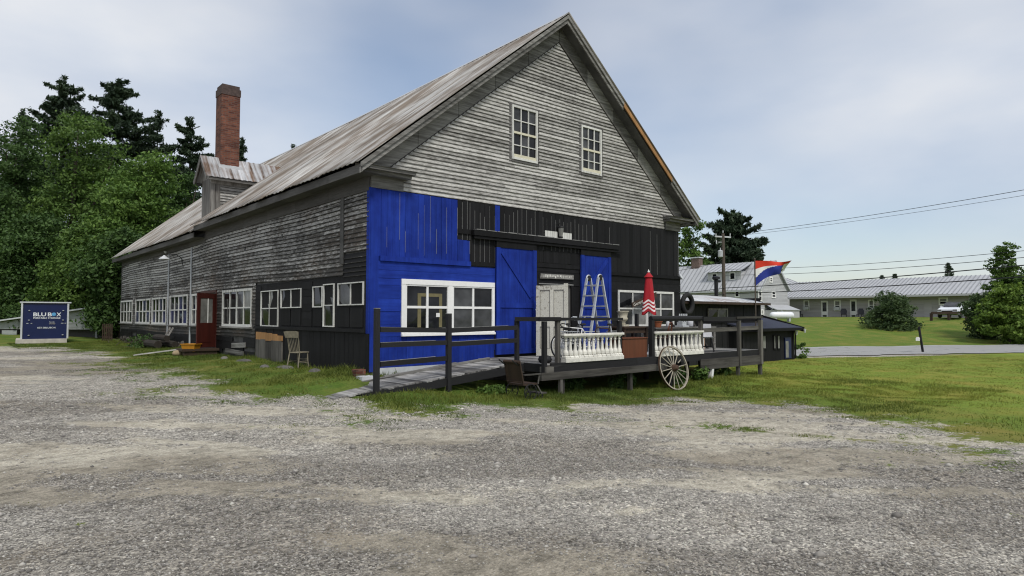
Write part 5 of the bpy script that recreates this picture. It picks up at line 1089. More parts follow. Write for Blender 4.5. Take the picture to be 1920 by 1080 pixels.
# ------------------------------------------------------------------ storage container (its door faces the drive) and the yard behind it
cc = onD(83, 642, 33); rd_ = Vector((cc.x - CAM.x, cc.y - CAM.y, 0)); rr_ = rd_.length; cwid = rr_ * 95 / FPX * math.cos(math.atan2(960 - 83, FPX)) ** 2; rt_ = Vector((rd_.y, -rd_.x, 0)).normalized(); cl = cc - rt_ * cwid / 2; cr = cc + rt_ * cwid / 2; dv = cr - cl; an = math.atan2(dv.y, dv.x) + R(1); zb = gz((cl.x + cr.x) / 2, (cl.y + cr.y) / 2)
t = thing('storage_container', 'navy blue portable storage box with white frame at the end of the drive', 'container', (cl.x, cl.y, zb), an)
zt = onD(43, 568, 33).z - zb; c1 = cwid
b = MB(); b.box(-.12, c1 - .1, -.05, 2.3, 0, .22); b.build('skid', M['skirting'], t, bevel=.01)
b = MB(); b.box(.08, c1 - .08, .06, 2.2, .221, zt - .03); b.build('panel', M['navy'], t)
b = MB()
for x in (.04, c1 - .14):
    for y in (0, 2.1): b.box(x + .02, x + .10, y, y + .14, .221, zt)
b.box(.0, c1 + .05, -.02, 2.26, zt - .01, zt + .055); b.build('frame', M['offwhite'], t, bevel=.01)
ML = Matrix.Translation((c1 / 2 + .02, .055, 0)) @ Matrix.Rotation(R(90), 4, 'X')
k = 33 / FPX; kx = cwid / 95.0
def lt(s, px, py, h, mat, off, xs=1): text(s, 1.0, mat, 'lettering', t, Matrix.Translation((c1 * (px - 36) / 95., .052, zt - (py - 568) * k)) @ Matrix.Rotation(R(90), 4, 'X'), off * 2, .002, fit=(h[0] * kx, h[1] * k))
lt('BLU', 73.4, 589.5, (23.8, 7.0), M['lettering'], .010); lt('B', 92.5, 589.5, (7.6, 7.0), M['lettering'], .010); lt('X', 109.6, 589.5, (9, 7.0), M['lettering'], .010)
lt('PORTABLE STORAGE', 87.2, 596.1, (51.3, 3.3), M['lettering'], .004); lt('603-2BLUBOX', 87.2, 614.3, (35, 2.9), M['lettering'], .004); lt('Family', 97, 604, (10, 2.2), M['lettering'], .001); lt('OWNED', 97.3, 607, (11.5, 2.0), M['skirting'], .002)
b = MB(); b.M = Matrix.Translation((c1 * (100.2 - 36) / 95., .052, zt - (589.3 - 568) * k)) @ Matrix.Rotation(R(90), 4, 'X'); b.lathe([(.0, 0), (3.6 * kx, 0), (4.2 * kx, .006), (3.0 * kx, .01), (0, .01)], 24); b.build('globe_mark', M['skyblue'], t)
b = MB()
for x in (54, 118):
    for y in (583, 601, 629): b.lathe([(.03, 0), (.045, .02), (.03, .04)], 8, (c1 * (x - 36) / 95., .03, zt - (y - 568) * k))
for x0, x1 in ((49, 53), (57, 60), (114, 119), (121, 124)): b.box(c1 * (x0 - 36) / 95., c1 * (x1 - 36) / 95., .045, .058, zt - 38.6 * k, zt - 37.6 * k)
b.build('fitting', M['transformer'], t)
def yard(px, d): p = onD(px, 600, d); return p.x, p.y
x0, y0 = yard(-70, 40); x1, y1 = yard(182, 38); an = math.atan2(y1 - y0, x1 - x0); L_ = math.hypot(x1 - x0, y1 - y0)
t = thing('white_lean_to', 'low dirty white shed with sloping roof behind the storage container', 'shed', (x0, y0, 0), an)
za, zc = onD(0, 605, 39.5).z, onD(181, 578, 38).z; za -= (zc - za) * .35; zg = -.3
zl = lambda u: za + (zc - za) * u / L_
b = MB(); n = 14
for k_ in range(n): u0, u1 = L_ * k_ / n, L_ * (k_ + 1) / n; b.add([(u0, 0, .45), (u1 - .01, 0, .45), (u1 - .01, 0, zl(u1)), (u0, 0, zl(u0)), (u0, .05, .45), (u1 - .01, .05, .45), (u1 - .01, .05, zl(u1)), (u0, .05, zl(u0))], [(0, 1, 2, 3), (4, 7, 6, 5), (0, 4, 5, 1), (3, 2, 6, 7)])
b.box(L_ - .06, L_ + .08, -.05, .1, zg, zc + .15); b.build('wall', M['shedwhite'], t)
b = MB(); b.box(0, L_, .4, 3.5, zg - .3, .5); b.add([(0, .3, .5), (L_, .3, .5), (L_, .3, zc - .05), (0, .3, za - .05), (0, 3.5, .5), (L_, 3.5, .5), (L_, 3.5, zc - .05), (0, 3.5, za - .05)], [(0, 1, 2, 3), (4, 7, 6, 5), (0, 4, 5, 1), (3, 2, 6, 7), (0, 3, 7, 4), (1, 5, 6, 2)]); b.build('dark_bay', M['soffit'], t)
b = MB(); b.add([(-.2, -.3, za + .0), (L_, -.3, zc + .02), (L_, 3.8, zc + .1), (-.2, 3.8, za + .1), (-.2, -.3, za + .08), (L_, -.3, zc + .10), (L_, 3.8, zc + .18), (-.2, 3.8, za + .18)], [(0, 3, 2, 1), (4, 5, 6, 7), (0, 1, 5, 4), (1, 2, 6, 5), (2, 3, 7, 6), (3, 0, 4, 7)]); b.build('roof', M['offwhite'], t)
b = MB(); b.box(L_ * .31, L_ * .42, -.04, -.005, .12, .38); b.build('panel', M['shedwhite'], t)
x0, y0 = yard(128, 43); x1, y1 = yard(186, 43)
t = thing('porch', 'pale porch with white posts glimpsed through the trees behind the shed', 'porch', (x0, y0, 0), math.atan2(y1 - y0, x1 - x0)); L_ = math.hypot(x1 - x0, y1 - y0)
for k_ in range(6): b = MB(); b.box(L_ * k_ / 5 - .05, L_ * k_ / 5 + .05, -.05, .05, 0, 2.7); b.build('post', M['offwhite'], t)
b = MB(); b.box(-.2, L_ + .2, -.08, .08, 2.705, 2.9); b.build('beam', M['shedwhite'], t); b = MB(); b.box(-.2, L_ + .2, .9, 3, 0, 2.7); b.build('wall', M['soffit'], t); b = MB(); b.add([(-.4, -.3, 2.91), (L_ + .4, -.3, 2.91), (L_ + .4, 3, 3.7), (-.4, 3, 3.7)], [(0, 1, 2, 3)]); b.build('roof', M['slate'], t).modifiers.new('t', 'SOLIDIFY').thickness = .05
x0, y0 = yard(192, 35); x1, y1 = yard(211, 35); t = thing('wooden_gate', 'small dark wooden picket gate between the shed and barn', 'gate', (x0, y0, gz(x0, y0)), math.atan2(y1 - y0, x1 - x0)); L_ = math.hypot(x1 - x0, y1 - y0)
for k_ in range(6): b = MB(); b.box(L_ * k_ / 5.5, L_ * k_ / 5.5 + .06, 0, .02, .05, .95); b.build('picket', M['brownwood'], t)
b = MB(); b.box(0, L_, .021, .05, .2, .28); b.box(0, L_, .021, .05, .7, .78); b.build('rail', M['brownwood'], t)
# ------------------------------------------------------------------ across the road
def seams(b, p00, p10, p11, p01, n, h=.06):      # standing seams on a roof quad (p00->p10 along the eave)
    p00, p10, p11, p01 = map(Vector, (p00, p10, p11, p01)); b.mi = 0; b.add([p00, p10, p11, p01], [(0, 1, 2, 3)], .5); b.mi = 1
    nn = (p10 - p00).cross(p01 - p00).normalized(); nn = nn if nn.z > 0 else -nn
    for k in range(n + 1):
        q = k / n; a, c = p00.lerp(p10, q), p01.lerp(p11, q); b.bar(a + nn * h / 2, c + nn * h / 2, .10, h, up=nn)
SEAM = [M['greyroof'], plain('grey_seam', (.27, .28, .30), .5)]
# motel: front wall faces -x, runs along y
mx = 74.0; ya, yb = onX(1481, 596, mx).y, onX(1895, 596, mx).y; gzm = 1.08
he = onX(1465, 558, mx - 1.6).z
t = thing('motel', 'long low grey motel with standing seam roof above the grass bank', 'motel')
b = MB(); y = yb
b.box(mx, mx + 7, yb, ya, gzm - .6, he - .1)
for z in np.arange(gzm, he - .15, .14): b.box(mx - .02, mx, yb, ya, z, z + .125)
b.build('wall', M['vinyl2'], t)
ridz = onX(1507, 529, mx + 3.2).z
b = MB(); seams(b, (mx - 1.6, ya + 1.2, he), (mx - 1.6, yb - 1, he), (mx + 3.4, yb - 1, ridz), (mx + 3.4, ya + .6, ridz), 58); b.mi = 0; b.add([(mx + 8.4, ya + 1.2, he), (mx + 8.4, yb - 1, he), (mx + 3.4, yb - 1, ridz), (mx + 3.4, ya + .6, ridz)], [(0, 1, 2, 3)]); b.add([(mx - 1.6, ya + 1.15, he - .03), (mx + 8.4, ya + 1.15, he - .03), (mx + 3.4, ya + .6, ridz - .03)], [(0, 1, 2)])
b.build('roof', SEAM, t, recalc=False)
b = MB(); b.box(mx - 1.64, mx - 1.6, yb - 1, ya + 1.2, he - .22, he - .01); b.box(mx - 1.6, mx, yb - 1, ya + 1.1, he - .16, he - .12); b.build('fascia', M['vinyl'], t)
b = MB()
for y in (ya + .9, (ya + yb) / 2, yb + 1): b.box(mx - 1.5, mx - 1.38, y - .06, y + .06, gzm - .1, he - .2)
b.build('porch_post', M['offwhite'], t)
b = MB(); b.box(mx - 1.9, mx - .02, yb - .5, ya + .8, gzm - .5, gzm - .02); b.build('porch_slab', plain('concrete_slab', (.16, .155, .15), .9), t)
MM = Matrix(((0, -1, 0, mx - .02), (1, 0, 0, 0), (0, 0, 1, 0), (0, 0, 0, 1)))
def mwin(xa, xb, y0, y1, ac=True):
    p, q = onX(xa, y0, mx), onX(xb, y1, mx); o = window(MM, q.y, p.y, q.z, p.z, 1, 2, .14, .06, .06, 'white', ('glass', 'glass2', 'glass'), par=t)
    if ac: b = MB(); b.M = MM; c = (p.y + q.y) / 2; b.box(c - .35, c + .35, .05, .3, q.z + .1, q.z + .48); b.build('air_conditioner', M['offwhite'], o)
def mdoor(xa, xb, y0, y1):
    p, q = onX(xa, y0, mx), onX(xb, y1, mx); b = MB(); b.M = MM; a, c = q.y, p.y; b.box(a, c, 0, .05, gzm, p.z); o = b.build('door', M['white'], t)
    b = MB(); b.M = MM; w_ = (c - a) * .2; b.box(a + w_, c - w_, .051, .056, gzm + (p.z - gzm) * .36, gzm + (p.z - gzm) * .9); b.build('pane', M['glass3'], o); b = MB(); b.M = MM; b.box(a + w_, c - w_, .051, .056, gzm + .1, gzm + .3); b.build('kick_plate', M['glass3'], o)
mwin(1507, 1518, 563, 582); mwin(1564, 1577, 563, 583); mdoor(1540, 1553, 564, 594); mdoor(1594, 1607, 562, 592); mwin(1628, 1640, 562, 583); mwin(1760, 1778, 558, 572, False)
p, q = onX(1732, 562, mx), onX(1748, 590, mx); b = MB(); b.M = MM; b.box(q.y, p.y, 0, .05, gzm, p.z); b.build('door', M['vinyl2'], t)
CL = ['dark plastic garden chair at the motel corner near the tank', 'dark grey garden chair between the two white motel doors', 'black garden chair by the motel beside the big round shrub']
for k_, px in enumerate((1500, 1583, 1613)):
    p = onX(px, 592, mx - .7); t2 = thing('garden_chair', CL[k_], 'chair', (mx - .8, p.y, gzm - .02), R(180 + 20 * k_), 'garden chairs outside the motel')
    b = MB(); b.box(-.28, .28, -.3, .3, .36, .42); b.build('seat', M['chair_dark'], t2); b = MB(); b.prism([(-.3, .42), (.3, .42), (.36, .8), (.2, 1.08), (-.2, 1.08), (-.36, .8)], .3, .36); b.M = Matrix.Rotation(R(90), 4, 'Z'); bb = b.build('backrest', M['chair_dark'], t2); bb.rotation_euler = (0, 0, R(-90))
    for sx in (-1, 1):
        for sy in (-1, 1): b = MB(); b.box(sx * .25 - .03, sx * .25 + .03, sy * .26 - .03, sy * .26 + .03, 0, .36); b.build('leg', M['chair_dark'], t2)
# house
hx0, hy0 = 63.4, 24.4; hx1 = onY(1477, 590, hy0).x; hxm = (hx0 + hx1) / 2; hy1 = onX(1272, 600, hx0).y + 4
hez = onX(1400, 538, hx0 - .3).z; hrz = onY(1446, 488, hy0).z; hg = .6
t = thing('farmhouse', 'grey two storey farmhouse with metal roof behind the sheds', 'house')
b = MB(); b.box(hx0, hx1, hy0, hy1, hg - 1, hez)
b.add([(hx0, hy0, hez), (hx1, hy0, hez), (hxm, hy0, hrz - .15), (hx0, hy1, hez), (hx1, hy1, hez), (hxm, hy1, hrz - .15)], [(0, 1, 2), (3, 5, 4), (0, 2, 5, 3), (1, 4, 5, 2)])
for z in np.arange(hg, hrz - .5, .16):
    f = 0 if z < hez else (z - hez) / (hrz - .15 - hez); a, c = hx0 + (hxm - hx0) * f, hx1 - (hx1 - hxm) * f
    if c - a > .3: b.box(a, c, hy0 - .02, hy0, z, z + .14)
    if z < hez - .1: b.box(hx0 - .02, hx0, hy0, hy1, z, z + .14)
b.build('wall', M['vinyl'], t)
b = MB(); e = .35; sl = (hrz - hez) / (hxm - hx0)
seams(b, (hx0 - e, hy0 - .3, hez - e * sl), (hx0 - e, hy1 + .3, hez - e * sl), (hxm, hy1 + .3, hrz), (hxm, hy0 - .3, hrz), 26); b.mi = 0; b.add([(hx1 + e, hy0 - .3, hez - e * sl), (hx1 + e, hy1 + .3, hez - e * sl), (hxm, hy1 + .3, hrz), (hxm, hy0 - .3, hrz)], [(0, 1, 2, 3)])
b.build('roof', SEAM, t, recalc=False)
b = MB()
for s in (0, 1): xa = hx0 - e if s == 0 else hx1 + e; b.bar((xa, hy0 - .32, hez - e * sl - .08), (hxm, hy0 - .32, hrz - .06), .05, .22); 
b.box(hx0 - e - .04, hx0 - e, hy0 - .3, hy1, hez - e * sl - .2, hez - e * sl - .02); b.build('trim', M['offwhite'], t)
d0, d1 = onX(1394, 505, hx0 + 1.6).y, onX(1332, 510, hx0 + 1.6).y; dzt = onX(1360, 509, hx0 + 1.2).z; dzb = onX(1360, 524, hx0 + 1.2).z
b = MB(); b.box(hx0 + 1.0, hxm - .4, d0, d1, dzb - .6, dzt - .05); dm2 = b.build('dormer', M['vinyl'], t)
b = MB(); seams(b, (hx0 + .6, d0 - .25, dzt - .05), (hx0 + .6, d1 + .25, dzt - .05), (hxm - .1, d1 + .25, hrz - .12), (hxm - .1, d0 - .25, hrz - .12), 8); b.build('dormer_roof', SEAM, dm2, recalc=False)
MH = Matrix(((0, -1, 0, hx0 + 1.0), (1, 0, 0, 0), (0, 0, 1, 0), (0, 0, 0, 1)))
for k_ in (.16, .70): a = d0 + (d1 - d0) * k_; window(MH, a, a + (d1 - d0) * .17, dzb - .1, dzt - .18, 1, 1, .1, .05, .04, 'white', ('glass',), par=dm2)
def hw(xa, xb, y0, y1):
    p, q = onY(xa, y0, hy0), onY(xb, y1, hy0); window(Matrix.Translation((0, hy0 - .02, 0)) @ MF, p.x, q.x, q.z, p.z, 1, 2, .14, .06, .08, 'white', ('glass',), par=t)
hw(1421, 1428, 545, 565); hw(1446, 1454, 546, 559); hw(1442, 1448, 519, 530); hw(1429, 1434, 520, 528); hw(1449, 1457, 581, 587); hw(1426, 1431, 580, 590)
MH2 = Matrix(((0, -1, 0, hx0 - .02), (1, 0, 0, 0), (0, 0, 1, 0), (0, 0, 0, 1)))
p, q = onX(1378, 545, hx0), onX(1387, 551, hx0); window(MH2, q.y, p.y, q.z - .4, p.z, 1, 1, .12, .06, .04, 'white', ('glass',), par=t)
b = MB(); zl_ = onY(1450, 575, hy0 - 1).z; b.add([(hx0 + 1, hy0 - 1.6, zl_ - .35), (hx1, hy0 - 1.6, zl_ - .35), (hx1, hy0, zl_ + .25), (hx0 + 1, hy0, zl_ + .25)], [(0, 1, 2, 3)]); o = b.build('porch_roof', M['greyroof'], t); o.modifiers.new('t', 'SOLIDIFY').thickness = .1
b = MB(); b.box(hx0 + 1.1, hx1 - .1, hy0 - 1.5, hy0 - .03, hg - 1, zl_ - .4); b.build('porch_room', M['vinyl'], t)
cp = onX(1307, 500, hxm); b = MB(); b.box(hxm - .45, hxm + .45, cp.y - .55, cp.y + .55, hrz - 1, hrz + .95); o = b.build('chimney', plain('weathered_chimney_brick', (.16, .115, .10), .9, 0, .3, 6), t); b = MB(); b.box(hxm - .55, hxm + .55, cp.y - .65, cp.y + .65, hrz + .951, hrz + 1.1); b.build('chimney_cap', M['offwhite'], o)
b = MB(); wz = onY(1480, 519, hy0 + 6).z; wx0, wx1 = hx1 - .5, onY(1512, 540, hy0 + 6).x
b.box(wx0, wx1 - .5, hy0 + 5, hy0 + 11, hg, onY(1500, 538, hy0 + 5).z); b.build('rear_wing', M['vinyl'], t)
b = MB(); seams(b, (wx0 - 1, hy0 + 4.6, onY(1490, 541, hy0 + 4.6).z), (wx1, hy0 + 4.6, onY(1490, 541, hy0 + 4.6).z), (wx1 - 2.0, hy0 + 8, wz), (wx0 - 1, hy0 + 8, wz), 10); b.build('rear_wing_roof', SEAM, t, recalc=False)
# propane tank
tk = onD(1466, 594, 62); zt_ = gz(tk.x, tk.y); t = thing('propane_tank', 'white propane tank lying on the bank by the motel', 'tank', (tk.x, tk.y, zt_), R(-HEAD)); t.scale = (.82, .82, .80)
b = MB(); b.M = Matrix.Translation((0, 0, .72)) @ Matrix.Rotation(R(90), 4, 'Y'); b.lathe([(.02, -1.38), (.2, -1.36), (.36, -1.24), (.43, -1.05), (.43, 1.05), (.36, 1.24), (.2, 1.36), (.02, 1.38)], 20); b.build('vessel', M['tank'], t, smooth=True)
b = MB(); b.box(-.9, -.7, -.3, .3, 0, .4); b.box(.7, .9, -.3, .3, 0, .4); b.each('saddle', M['transformer'], t); b = MB(); b.lathe([(.12, 0), (.12, .12), (.02, .16)], 10, (0, 0, 1.13)); b.build('valve_dome', M['transformer'], t)
# parked car seen over the guard rail
cp = onD(1790, 593, 61.5); cz = gz(cp.x, cp.y)
t = thing('parked_car', 'white estate car parked by the motel behind the wooden guard rail', 'car', (cp.x, cp.y, max(cz, onD(1790, 597, 62).z)), R(180))
b = MB(); sec = [(2.25, .45, .62, .70), (2.2, .35, .80, .82), (1.3, .28, .98, .88), (.75, .26, 1.03, .90), (-1.9, .26, 1.02, .90), (-2.2, .32, .95, .86), (-2.28, .45, .8, .8)]
for i in range(len(sec) - 1):
    (x0, a0, c0, w0), (x1, a1, c1, w1) = sec[i], sec[i + 1]
    b.add([(x0, -w0, a0), (x0, w0, a0), (x0, w0 * .96, c0), (x0, -w0 * .96, c0), (x1, -w1, a1), (x1, w1, a1), (x1, w1 * .96, c1), (x1, -w1 * .96, c1)], [(0, 1, 5, 4), (1, 2, 6, 5), (2, 3, 7, 6), (3, 0, 4, 7)] + ([(0, 3, 2, 1)] if i == 0 else []) + ([(4, 5, 6, 7)] if i == len(sec) - 2 else []))
b.add([(.80, -.82, 1.03), (.80, .82, 1.03), (.05, .68, 1.46), (.05, -.68, 1.46), (-2.15, -.82, 1.0), (-2.15, .82, 1.0), (-1.7, .68, 1.5), (-1.7, -.68, 1.5)], [(0, 1, 2, 3), (4, 7, 6, 5), (3, 2, 6, 7), (0, 3, 7, 4), (1, 5, 6, 2)])
b.build('body', M['carpaint'], t, smooth=False, bevel=.04)
b = MB(); b.add([(.80, -.74, 1.065), (.80, .74, 1.065), (.13, .62, 1.45), (.13, -.62, 1.45)], [(0, 1, 2, 3)]); 
b.build('windscreen', M['glass3'], t).location = (.03, 0, .02)
for s in (-1, 1):
    b = MB()
    for a0, a1, t0, t1 in ((.62, -.28, .12, -.28), (-.36, -1.1, -.36, -1.1), (-1.18, -1.9, -1.18, -1.6)): b.add([(a0, s * .835, 1.07), (a1, s * .835, 1.07), (t1, s * .71, 1.42), (t0, s * .71, 1.42)], [(0, 1, 2, 3)])
    b.build('side_window', M['glass'], t)
    b = MB(); b.box(.55, .68, s * .92 - .08, s * .92 + .08, 1.02, 1.16); b.build('mirror', M['carpaint'], t)
    b = MB(); b.box(2.16, 2.262, s * .62 - .16, s * .62 + .16, .66, .78); b.build('headlight', M['glass2'], t)
    b = MB(); b.tube([(-1.6, s * .6, 1.54), (-.1, s * .6, 1.52)], .025, 6); b.build('roof_rail', M['iron'], t)
    for x in (1.4, -1.4): b = MB(); b.M = Matrix.Translation((x, s * .82, .32)) @ Matrix.Rotation(R(90), 4, 'X'); b.lathe([(.2, -.1), (.31, -.1), (.33, 0), (.31, .1), (.2, .1)], 18); wh = b.build('wheel', M['rubber'], t); b = MB(); b.M = Matrix.Translation((x, s * .86, .32)) @ Matrix.Rotation(R(90), 4, 'X'); b.lathe([(.02, -.06), (.19, -.05), (.19, .05), (.02, .06)], 12); b.build('rim', M['alu'], wh)
b = MB(); b.box(2.2, 2.275, -.42, .42, .56, .68); b.build('grille', M['iron'], t); b = MB(); b.box(2.23, 2.30, -.25, .25, .44, .53); b.build('number_plate', M['paper'], t)
t = thing('guard_rail', 'low dark wooden guard rail on the bank before the white car', 'guard rail'); pr = onD(1746, 587, 60); pe = onD(1812, 586, 59)
for k_ in range(3):
    p = pr.lerp(pe, k_ / 2); g = gz(p.x, p.y); b = MB(); b.box(p.x - .1, p.x + .1, p.y - .1, p.y + .1, min(g, p.z - .7) - .2, p.z - .01); b.build('post', M['brownwood'], t)
b = MB(); b.bar(pr, pe, .18, .22); b.build('rail', M['brownwood'], t)
# mailbox on leaning post
mp = onG(1731, 661); mt = onD(1723, 613, (mp - CAM).dot(HF)); t = thing('mailbox', 'small white mailbox on a leaning black post at the roadside', 'mailbox', mp)
v = mt - mp; b = MB(); b.bar((0, 0, -.1), v, .10, .10); b.build('post', M['darkwood_z'], t)
c = v * .53 - RT * .17; b = MB(); b.M = Matrix.Translation(c) @ Matrix.Rotation(R(-HEAD - 35), 4, 'Z'); b.prism([(-.09, -.1), (.09, -.1), (.09, .05), (.05, .10), (-.05, .10), (-.09, .05)], -.2, .2); b.build('box', M['white'], t)
# utility pole and wires
pp = onD(1358, 600, 60); pz = gz(pp.x, pp.y); ptop = onD(1358, 438, 60).z
t = thing('utility_pole', 'wooden utility pole with crossarm and grey transformer before the farmhouse', 'utility pole', (pp.x, pp.y, pz)); Hq = ptop - pz
b = MB(); b.tube([(0, 0, 0), (0, 0, Hq)], [.19, .13], 10); b.build('pole', M['pole'], t)
z_ = onD(1358, 444, 60).z - pz; cv = RT; b = MB(); b.bar(-cv * .72 + Vector((0, 0, z_ + .03)), cv * .72 + Vector((0, 0, z_ - .04)), .11, .13); b.build('crossarm', M['offwhite'], t)
for s in (-.66, 0, .66): b = MB(); b.lathe([(.03, 0), (.06, .05), (.04, .1), (.06, .15), (.03, .22)], 8, tuple(cv * s + Vector((0, 0, z_ + .08 + (.28 if s == 0 else 0))))); b.build('insulator', M['offwhite'], t)
z2 = onD(1353, 476, 60).z - pz; b = MB(); q = -cv * .30 - HF * .1; b.lathe([(.18, -.32), (.22, -.28), (.22, .26), (.16, .32), (.05, .34), (.04, .55)], 14, (q.x, q.y, z2)); b.build('transformer', M['transformer'], t)
b = MB(); z3 = onD(1353, 454, 60).z - pz; b.bar(Vector((0, 0, z3)), -cv * .45 + Vector((0, 0, z3)), .05); b.lathe([(.05, -.15), (.06, 0), (.04, .2)], 8, tuple(-cv * .62 + Vector((0, 0, z3)))); b.build('cutout_switch', M['offwhite'], t)
def wire(a, c, r, sag, lab):
    o = MB(); a, c = Vector(a), Vector(c); P = [a.lerp(c, k / 24) - Vector((0, 0, 4 * sag * (k / 24) * (1 - k / 24))) for k in range(25)]; o.tube(P, r, 5); o = o.build('cable', M['wire']); tag(o, lab, 'cable', 'overhead cables along the road')
A_ = lambda x, y, d=60: onD(x, y, d)
wire(A_(1363, 505), onD(2060, 456, 34), .016, .3, 'thin black cable, highest of those running from the pole over the motel')
wire(A_(1360, 516), onD(2060, 469, 34), .018, .3, 'thin black cable just below the highest one over the motel')
wire(A_(1360, 540), onD(2060, 484, 34), .034, .15, 'thick black cable crossing the motel roof near its ridge')
wire(A_(1360, 551), onD(2060, 508, 34), .034, .15, 'thick black cable, lowest one crossing the motel roof')
wire(onD(1300, 447, 110), onD(2060, 331, 60), .03, .5, 'upper of the two high thin cables in the open sky')
wire(onD(1300, 450, 110), onD(2060, 343, 60), .02, .5, 'lower of the two high thin cables in the open sky')
wire(A_(1360, 540), onD(1200, 552, 50), .03, .12, 'thick black cable running from the pole towards the barn, above its twin')
wire(A_(1360, 551), onD(1200, 560, 50), .03, .12, 'thick black cable running from pole to barn just over the shed roof')
wire(A_(1355, 490), onD(1200, 515, 60), .02, .2, 'thin cable from the transformer towards the barn corner')
# ------------------------------------------------------------------ trees, shrubs, grass, gravel
def cards(P, size, elong=1.0, up=.4, out=None, jit=.35):
    n = len(P); nr = RNG.normal(size=(n, 3)); nr[:, 2] += up
    if out is not None: nr += out * .9
    nr /= np.linalg.norm(nr, axis=1)[:, None]; a = np.cross(nr, RNG.normal(size=(n, 3))); a /= np.linalg.norm(a, axis=1)[:, None] + 1e-9; b = np.cross(nr, a)
    s = size * RNG.uniform(1 - jit, 1 + jit, n)[:, None] / 2
    V = np.stack([P - a * s * elong, P + b * s * .6, P + a * s * elong, P - b * s * .6], 1); return V.reshape(-1, 3), np.arange(n * 4).reshape(n, 4)
def crown(lobes, n, size, clump=.5, per=26):
    """leaf clumps spread through lobes (cx,cy,cz,rx,ry,rz)"""
    L = np.array(lobes, float); vol = (L[:, 3] * L[:, 4] * L[:, 5]) ** (2 / 3); nc = max(8, n // per); pick = RNG.choice(len(L), nc, p=vol / vol.sum())
    d = RNG.normal(size=(nc, 3)); d /= np.linalg.norm(d, axis=1)[:, None]; r = RNG.uniform(.35, 1.0, nc) ** .45
    C = L[pick, :3] + d * r[:, None] * L[pick, 3:]; k = RNG.integers(0, nc, n)
    rad = RNG.uniform(.6, 1.3, nc) * clump
    o = RNG.normal(size=(n, 3)); o /= np.linalg.norm(o, axis=1)[:, None]; o *= (RNG.uniform(0, 1, n) ** .5 * rad[k])[:, None]; o[:, 2] *= .55
    P = C[k] + o; out = d[k]; tint = np.clip(RNG.uniform(0, 1, nc)[k] * .75 + RNG.uniform(0, .3, n), 0, 1)
    V, Fc = cards(P, size, 1.1, .7, out * .5); return V, Fc, tint
def limbs(b, base, h, r, lobes, n=7):
    top = Vector(base) + Vector((0, 0, h * .8)); b.tube([base, Vector(base) + Vector((.1, .05, h * .3)), Vector(base) + Vector((-.05, .1, h * .6)), top], [r, r * .75, r * .5, r * .15], 9)
    for k in range(n):
        L = random.choice(lobes); s = Vector(base) + Vector((0, 0, h * random.uniform(.25, .65))); e = Vector(L[:3]) + Vector((random.uniform(-.5, .5) * L[3], random.uniform(-.5, .5) * L[4], random.uniform(-.2, .5) * L[5]))
        m = s.lerp(e, .5) + Vector((0, 0, .3)); b.tube([s, m, e], [r * .4, r * .25, r * .06], 6)
def tree(name, lab, cat, base, h, lobes, n, size, mat, r=.25, group=None, clump=.55):
    t = thing(name, lab, cat, base, 0, group); b = MB(); limbs(b, (0, 0, -.2), h, r, lobes); b.build('trunk', M['bark'], t, smooth=True)
    V, Fc, tt = crown(lobes, n, size, clump); npmesh('crown', V, Fc, M[mat], t, tt); return t
def decid(px, ytop, ybase, d, wpx, lab, mat='leaf', n=11000, nl=9, low=.15, name='deciduous_tree', group=None, seed=0, size=.21, clump=.7):
    n = int(n * 1.7) if size == .21 else n
    rs = np.random.default_rng(abs(seed + int(px * 7 + d))); p = onD(px, ybase, d); zg = gz(p.x, p.y); zb = min(zg, p.z); H = onD(px, ytop, d).z - zb; Wd = wpx * d / FPX / 2; lobes = []
    for k in range(nl):
        f = low + (1 - low) * (k + .6) / nl; wv = 1.12 * Wd * (math.sin(math.pi * min(1, .24 + f * .66)) ** .7); a = rs.uniform(0, 6.28); q = rs.uniform(.25, .65) * wv
        rr = wv * rs.uniform(.45, .62); lobes.append((math.cos(a) * q, math.sin(a) * q, H * f - rr * .35, rr, rr, rr * rs.uniform(.6, .85)))
    lobes.append((0, 0, H * .80, Wd * .45, Wd * .45, H * .18)); lobes.append((0, 0, H * .5, Wd * .6, Wd * .6, H * .25))
    return tree(name, lab, 'tree' if 'tree' in name or 'pine' in name else 'shrub', (p.x, p.y, zb), H, lobes, n, size, mat, H * .018, group, clump)
